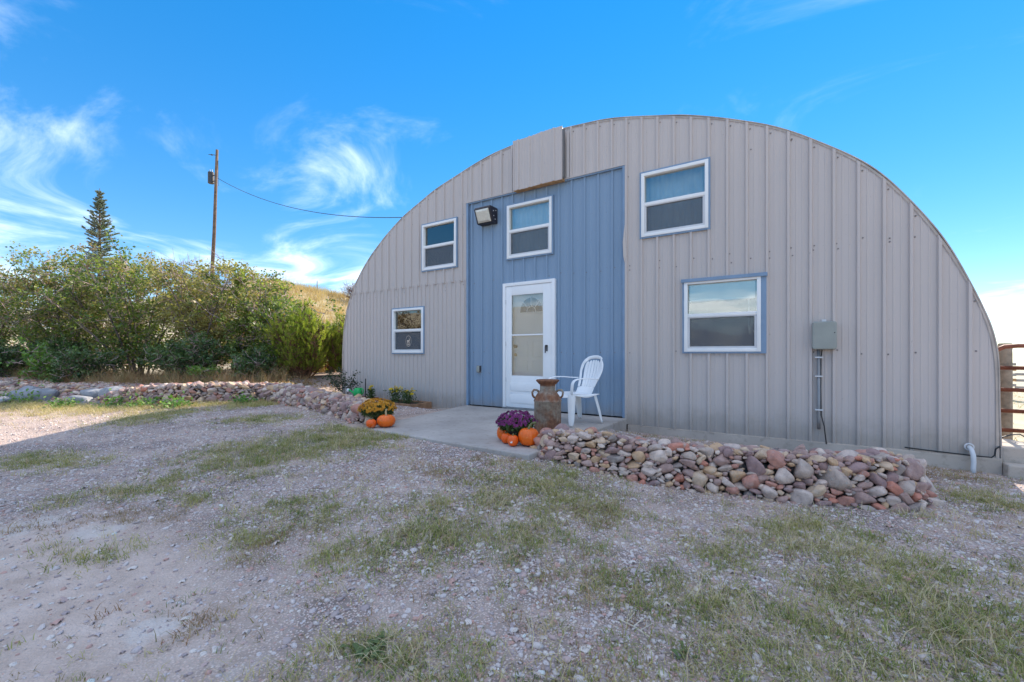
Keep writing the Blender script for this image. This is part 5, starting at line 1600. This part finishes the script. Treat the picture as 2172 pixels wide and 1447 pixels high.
# hill grass: tall gold stems on the slope that shows beside the building
N = 4500
s_ = RNG.uniform(13, 60, N); ang = RNG.uniform(-.62, -.33, N)
X = 3.324 + s_ * (ang * .841 - .541); Y = -5.992 + s_ * (ang * .541 + .841)
HT = [tuft(170 + i, 11, .75, .35, .55, .016, 2) for i in range(6)]
M['hillgrass'] = foliage('hill_grass', [(0, (.38, .25, .12)), (.4, (.54, .39, .20)), (.75, (.64, .50, .29)), (1, (.46, .36, .20))], .35, .7, .1, .3)
o = scatter('hill_grass', HT, np.stack([X, Y, ground_z(X, Y) - .03], -1), rotmats(RNG.normal(0, .12, N), RNG.normal(0, .12, N), RNG.uniform(0, 6.3, N)), RNG.uniform(.6, 1.2, N), RNG.random(N), M['hillgrass'], smooth=False)
tag(o, 'tall golden dry grass on the hillside', 'grass', kind='stuff')
o = MB().tube([(0, 0, -.3), (0, 0, 1.3)], .05, 8).build('fence_post', M['postwood']); o.location = (-40.3, 22.0, gz(-40.3, 22.0)); tag(o, 'lone thin fence post on the hill crest', 'post')
# pasture behind the gate
N = 1500
X = RNG.uniform(5.6, 16, N); Y = RNG.uniform(2.0, 22, N)
o = scatter('pasture_grass', DRY + GREEN, np.stack([X, Y, ground_z(X, Y) - .005], -1), rotmats(RNG.normal(0, .15, N), RNG.normal(0, .15, N), RNG.uniform(0, 6.3, N)), RNG.uniform(1.0, 2.2, N), np.clip(RNG.normal(.68, .22, N), 0, 1), M['grass'], smooth=False)
tag(o, 'sunlit short pasture grass beyond the gate', 'grass', kind='stuff')

# pine shrub: bottle-brush shoots
M['pine'] = foliage('pine_needles', [(0, (.10, .17, .035)), (.4, (.20, .29, .05)), (.75, (.34, .40, .06)), (1, (.56, .57, .12))], .6, .5, .3, 1.5)
M['pinebark'] = plain('pine_bark', (.18, .10, .065), .9, .1, var=.3, nscale=12)
def needles(shoots, per, nl, rng, w=.0016):
    """shoots: (p0,p1) -> thin triangles leaning along the shoot"""
    A_ = np.array([s[0] for s in shoots]); B_ = np.array([s[1] for s in shoots]); m_ = len(A_)
    f = rng.random((m_, per)); base = A_[:, None] + (B_ - A_)[:, None] * f[..., None]
    t = B_ - A_; t /= np.linalg.norm(t, axis=1)[:, None]
    q = rng.normal(size=(m_, per, 3)); q -= (q * t[:, None]).sum(-1, keepdims=True) * t[:, None]; q /= np.linalg.norm(q, axis=-1, keepdims=True)
    d = t[:, None] * rng.uniform(.6, 1.1, (m_, per, 1)) + q * .75; d /= np.linalg.norm(d, axis=-1, keepdims=True)
    s = np.cross(d, rng.normal(size=d.shape)); s /= np.linalg.norm(s, axis=-1, keepdims=True)
    L = nl * rng.uniform(.7, 1.2, (m_, per, 1))
    V = np.stack([base - s * w, base + s * w, base + d * L], 2).reshape(-1, 3)
    return V, np.arange(len(V)).reshape(-1, 3), np.repeat(rng.random(m_) * .6, per) + rng.random(m_ * per) * .4
def pine_shrub(x, y, R, H, seed, label, nsh=1800):
    r = np.random.default_rng(seed)
    t = thing('pine_shrub', label, 'pine', (x, y, gz(x, y) - .05))
    segs = []; shoots = []
    for i in range(22):
        a = r.uniform(0, 6.28); q = R * math.sqrt(r.random()) * .8; h = H * (1 - .5 * (q / R) ** 1.5) * r.uniform(.8, 1)
        p0 = np.array([.08 * math.cos(a), .08 * math.sin(a), 0]); p2 = np.array([q * math.cos(a), q * math.sin(a), h]); p1 = np.array([q * .9 * math.cos(a), q * .9 * math.sin(a), h * .4])
        prev = p0
        pts = [p0 * (1 - f) ** 2 + 2 * p1 * f * (1 - f) + p2 * f * f for f in np.linspace(0, 1, 7)]
        for k in range(6): segs.append((pts[k], pts[k + 1], .028 * (1 - k / 7), .028 * (1 - (k + 1) / 7)))
        shoots.append((pts[-1], pts[-1] + np.array([0, 0, .16]) + r.normal(0, .015, 3)))
        for k in range(nsh // 22):
            f = r.uniform(.12, 1); j = min(5, int(f * 6)); b = pts[j] + (pts[j + 1] - pts[j]) * (f * 6 - j)
            az = r.uniform(0, 6.28); out = np.array([math.cos(az), math.sin(az), .45]); L = R * r.uniform(.10, .38) * (1.15 - .6 * f)
            e = b + out * L; segs.append((b, e, .006, .004))
            up = np.array([out[0] * .45, out[1] * .45, 1.0]) + r.normal(0, .15, 3); up /= np.linalg.norm(up)
            shoots.append((e, e + up * r.uniform(.09, .17)))
    V, F = tubes_np(segs, 5); link('trunk', np_mesh('trunk', V, F), M['pinebark'], t, True)
    V, F, rn = needles(shoots, 52, .055, r, .0038); o = link('crown', np_mesh('crown', V, F, rn), M['pine'], t); o['kind'] = 'stuff'
pine_shrub(-6.95, .30, 1.0, 2.0, 501, 'bushy bright green pine shrub beside the left corner of the building')
pine_shrub(-6.55, 1.35, .8, 1.85, 502, 'yellow green pine shrub half hidden behind the front pine')

# blue spruce behind the hedge
M['spruce'] = foliage('spruce_needles', [(0, (.13, .17, .135)), (.5, (.23, .28, .22)), (1, (.36, .39, .29))], .2, .6, .2, 1.0)
def spruce(x, y, H, seed, label):
    r = np.random.default_rng(seed)
    t = thing('spruce_tree', label, 'tree', (x, y, gz(x, y) - .1))
    segs = []; shoots = []
    ks = np.linspace(0, 1, 12)
    for a, b in zip(ks[:-1], ks[1:]): segs.append((np.array([0, 0, a * H]), np.array([0, 0, b * H]), .10 * (1 - a) + .012, .10 * (1 - b) + .012))
    shoots.append((np.array([0, 0, H * .93]), np.array([0, 0, H])))
    z = H * .95
    while z > H * .08:
        rel = (H - z) / H
        L = (.08 + .235 * (H - z)) * r.uniform(.6, 1.15)
        nb = int(r.integers(5, 8))
        for k in range(nb):
            a = 2 * math.pi * (k + r.uniform(-.3, .3)) / nb; Lb = L * r.uniform(.75, 1.1)
            up = np.interp(rel, [0, .15, .5], [.8, .5, .2])
            d = np.array([math.cos(a), math.sin(a), up]); d /= np.linalg.norm(d)
            p0 = np.array([0, 0, z + r.uniform(-.05, .05)]); p1 = p0 + d * Lb * .6; p2 = p0 + d * Lb + np.array([0, 0, Lb * .12])
            segs.append((p0, p1, .018, .011)); segs.append((p1, p2, .011, .005))
            shoots.append((p0 + (p1 - p0) * .3, p1)); shoots.append((p1, p2))
            for q in range(int(5 + Lb * 11)):
                f = r.uniform(.25, 1); b = p0 + (p2 - p0) * f; sd = np.cross(d, [0, 0, 1.]) * r.choice([-1, 1])
                e = b + (sd * .8 + d * .7 + np.array([0, 0, .15])) * Lb * .30 * (1.25 - f); segs.append((b, e, .005, .003)); shoots.append((b, e))
        z -= H * r.uniform(.014, .030)
    V, F = tubes_np(segs, 5); link('trunk', np_mesh('trunk', V, F), M['pinebark'], t, True)
    V, F, rn = needles(shoots, 26, .07, r, .010); o = link('crown', np_mesh('crown', V, F, rn), M['spruce'], t); o['kind'] = 'stuff'
sx_, sy_ = -26.45, 1.0
spruce(sx_, sy_, 9.44 - gz(sx_, sy_) + .1, 511, 'young blue spruce rising behind the left hedge')

# ------------------------------------------------------------------ utility pole and wire
M['pole'] = plain('pole_wood', (.17, .115, .08), .9, .1, var=.3, nscale=5)
M['transformer'] = plain('transformer_steel', (.06, .06, .065), .5, .4, .3)
px0, py0 = -30.4, 7.97; zg = gz(px0, py0)
t = thing('utility_pole', 'wooden utility pole with transformer above the hedge', 'utility pole', (px0, py0, zg - .2))
ph_ = 15.25 - zg + .2
MB().tube([(-.35, -.25, 0), (-.1, -.07, ph_ * .5), (.06, .04, ph_)], [.13, .11, .085], 12).build('shaft', M['pole'], t, smooth=True)
cl = np.array([.841, .541, 0])        # towards picture right
zt_ = 13.3 - zg + .2
def off(a, z, b=0): return tuple(np.array([.02, .015, 0]) + cl * a + np.array([-.541, .841, 0]) * b + np.array([0, 0, z]))
mb = MB(); c0 = off(-.38, zt_ - .42); c1 = off(-.38, zt_ + .38)
mb.tube([c0, off(-.38, zt_ - .40), off(-.38, zt_ + .36), c1], [.17, .19, .19, .15], 16)
tr = mb.build('transformer', M['transformer'], t, angle=40)
for a in (-.46, -.30):
    MB().tube([off(a, zt_ + .36), off(a, zt_ + .56)], [.035, .02], 8).build('bushing', M['galv'], t)
MB().tube([off(-.2, zt_ + .15), off(0, zt_ + .15)], .03, 6).build('bracket', M['transformer'], t)
MB().tube([off(-.2, zt_ - .25), off(0, zt_ - .25)], .03, 6).build('bracket', M['transformer'], t)
mb = MB().tube([off(0, ph_ - .38), off(-.55, ph_ - .32)], .022, 6)
mb.build('insulator_arm', M['transformer'], t)
MB().tube([off(-.25, ph_ - .36), off(-.32, ph_ - .35), off(-.40, ph_ - .34)], [.03, .055, .03], 8).build('insulator', M['transformer'], t)
MB().tube([off(.12, zt_ + 1.2), off(.14, zt_ - .6)], .012, 5).build('ground_wire', M['rubber'], t)
p0 = Vector(off(.10, zt_ - .05)) + Vector((px0, py0, zg - .2)); p1 = Vector((-5.87, 7.12, 6.35))
pts = []
for i in range(25):
    f = i / 24; p = p0.lerp(p1, f); p.z -= 5.0 * f * (1 - f); pts.append(p)
o = MB().tube(pts, .017, 6, False).build('service_wire', M['rubber'], smooth=True); tag(o, 'sagging service wire from the utility pole to the building roof', 'wire')

# bare trees behind the camera, mirrored in the lower windows
o = MB().tube([(-5.87, 7.12, 6.38), (-4.6, 7.4, 2.2)], .03, 8).build('service_mast', M['galv'], smooth=True); tag(o, 'slim metal service mast behind the building roof', 'mast')
for i, (x, y, H) in enumerate(((-2.2, -30.0, 3.6), (1.2, -31.5, 3.8))):
    shrub('bare_tree', ['bare tree mirrored left of centre in the lower right window', 'bare tree mirrored at the right of the lower right window'][i], x, y, 2.4, H, 520 + i, nst=9, ntw=10, nsub=6, nleaf=0, twigmat=M['maretwig'], cat='tree', stemr=.07)

M['brownleaf'] = foliage('brown_leaves', [(0, (.10, .07, .04)), (.5, (.18, .13, .07)), (1, (.28, .20, .10))], .3, .6, .2, .8)
shrub('brown_shrub', 'brown leaved shrub mirrored in the lower left window', -13.5, -10.5, 2.0, 3.6, 530, nst=14, nleaf=7000, leafmat=M['brownleaf'], twigmat=M['maretwig'], lsize=.08, low=.1, spread=1.3)
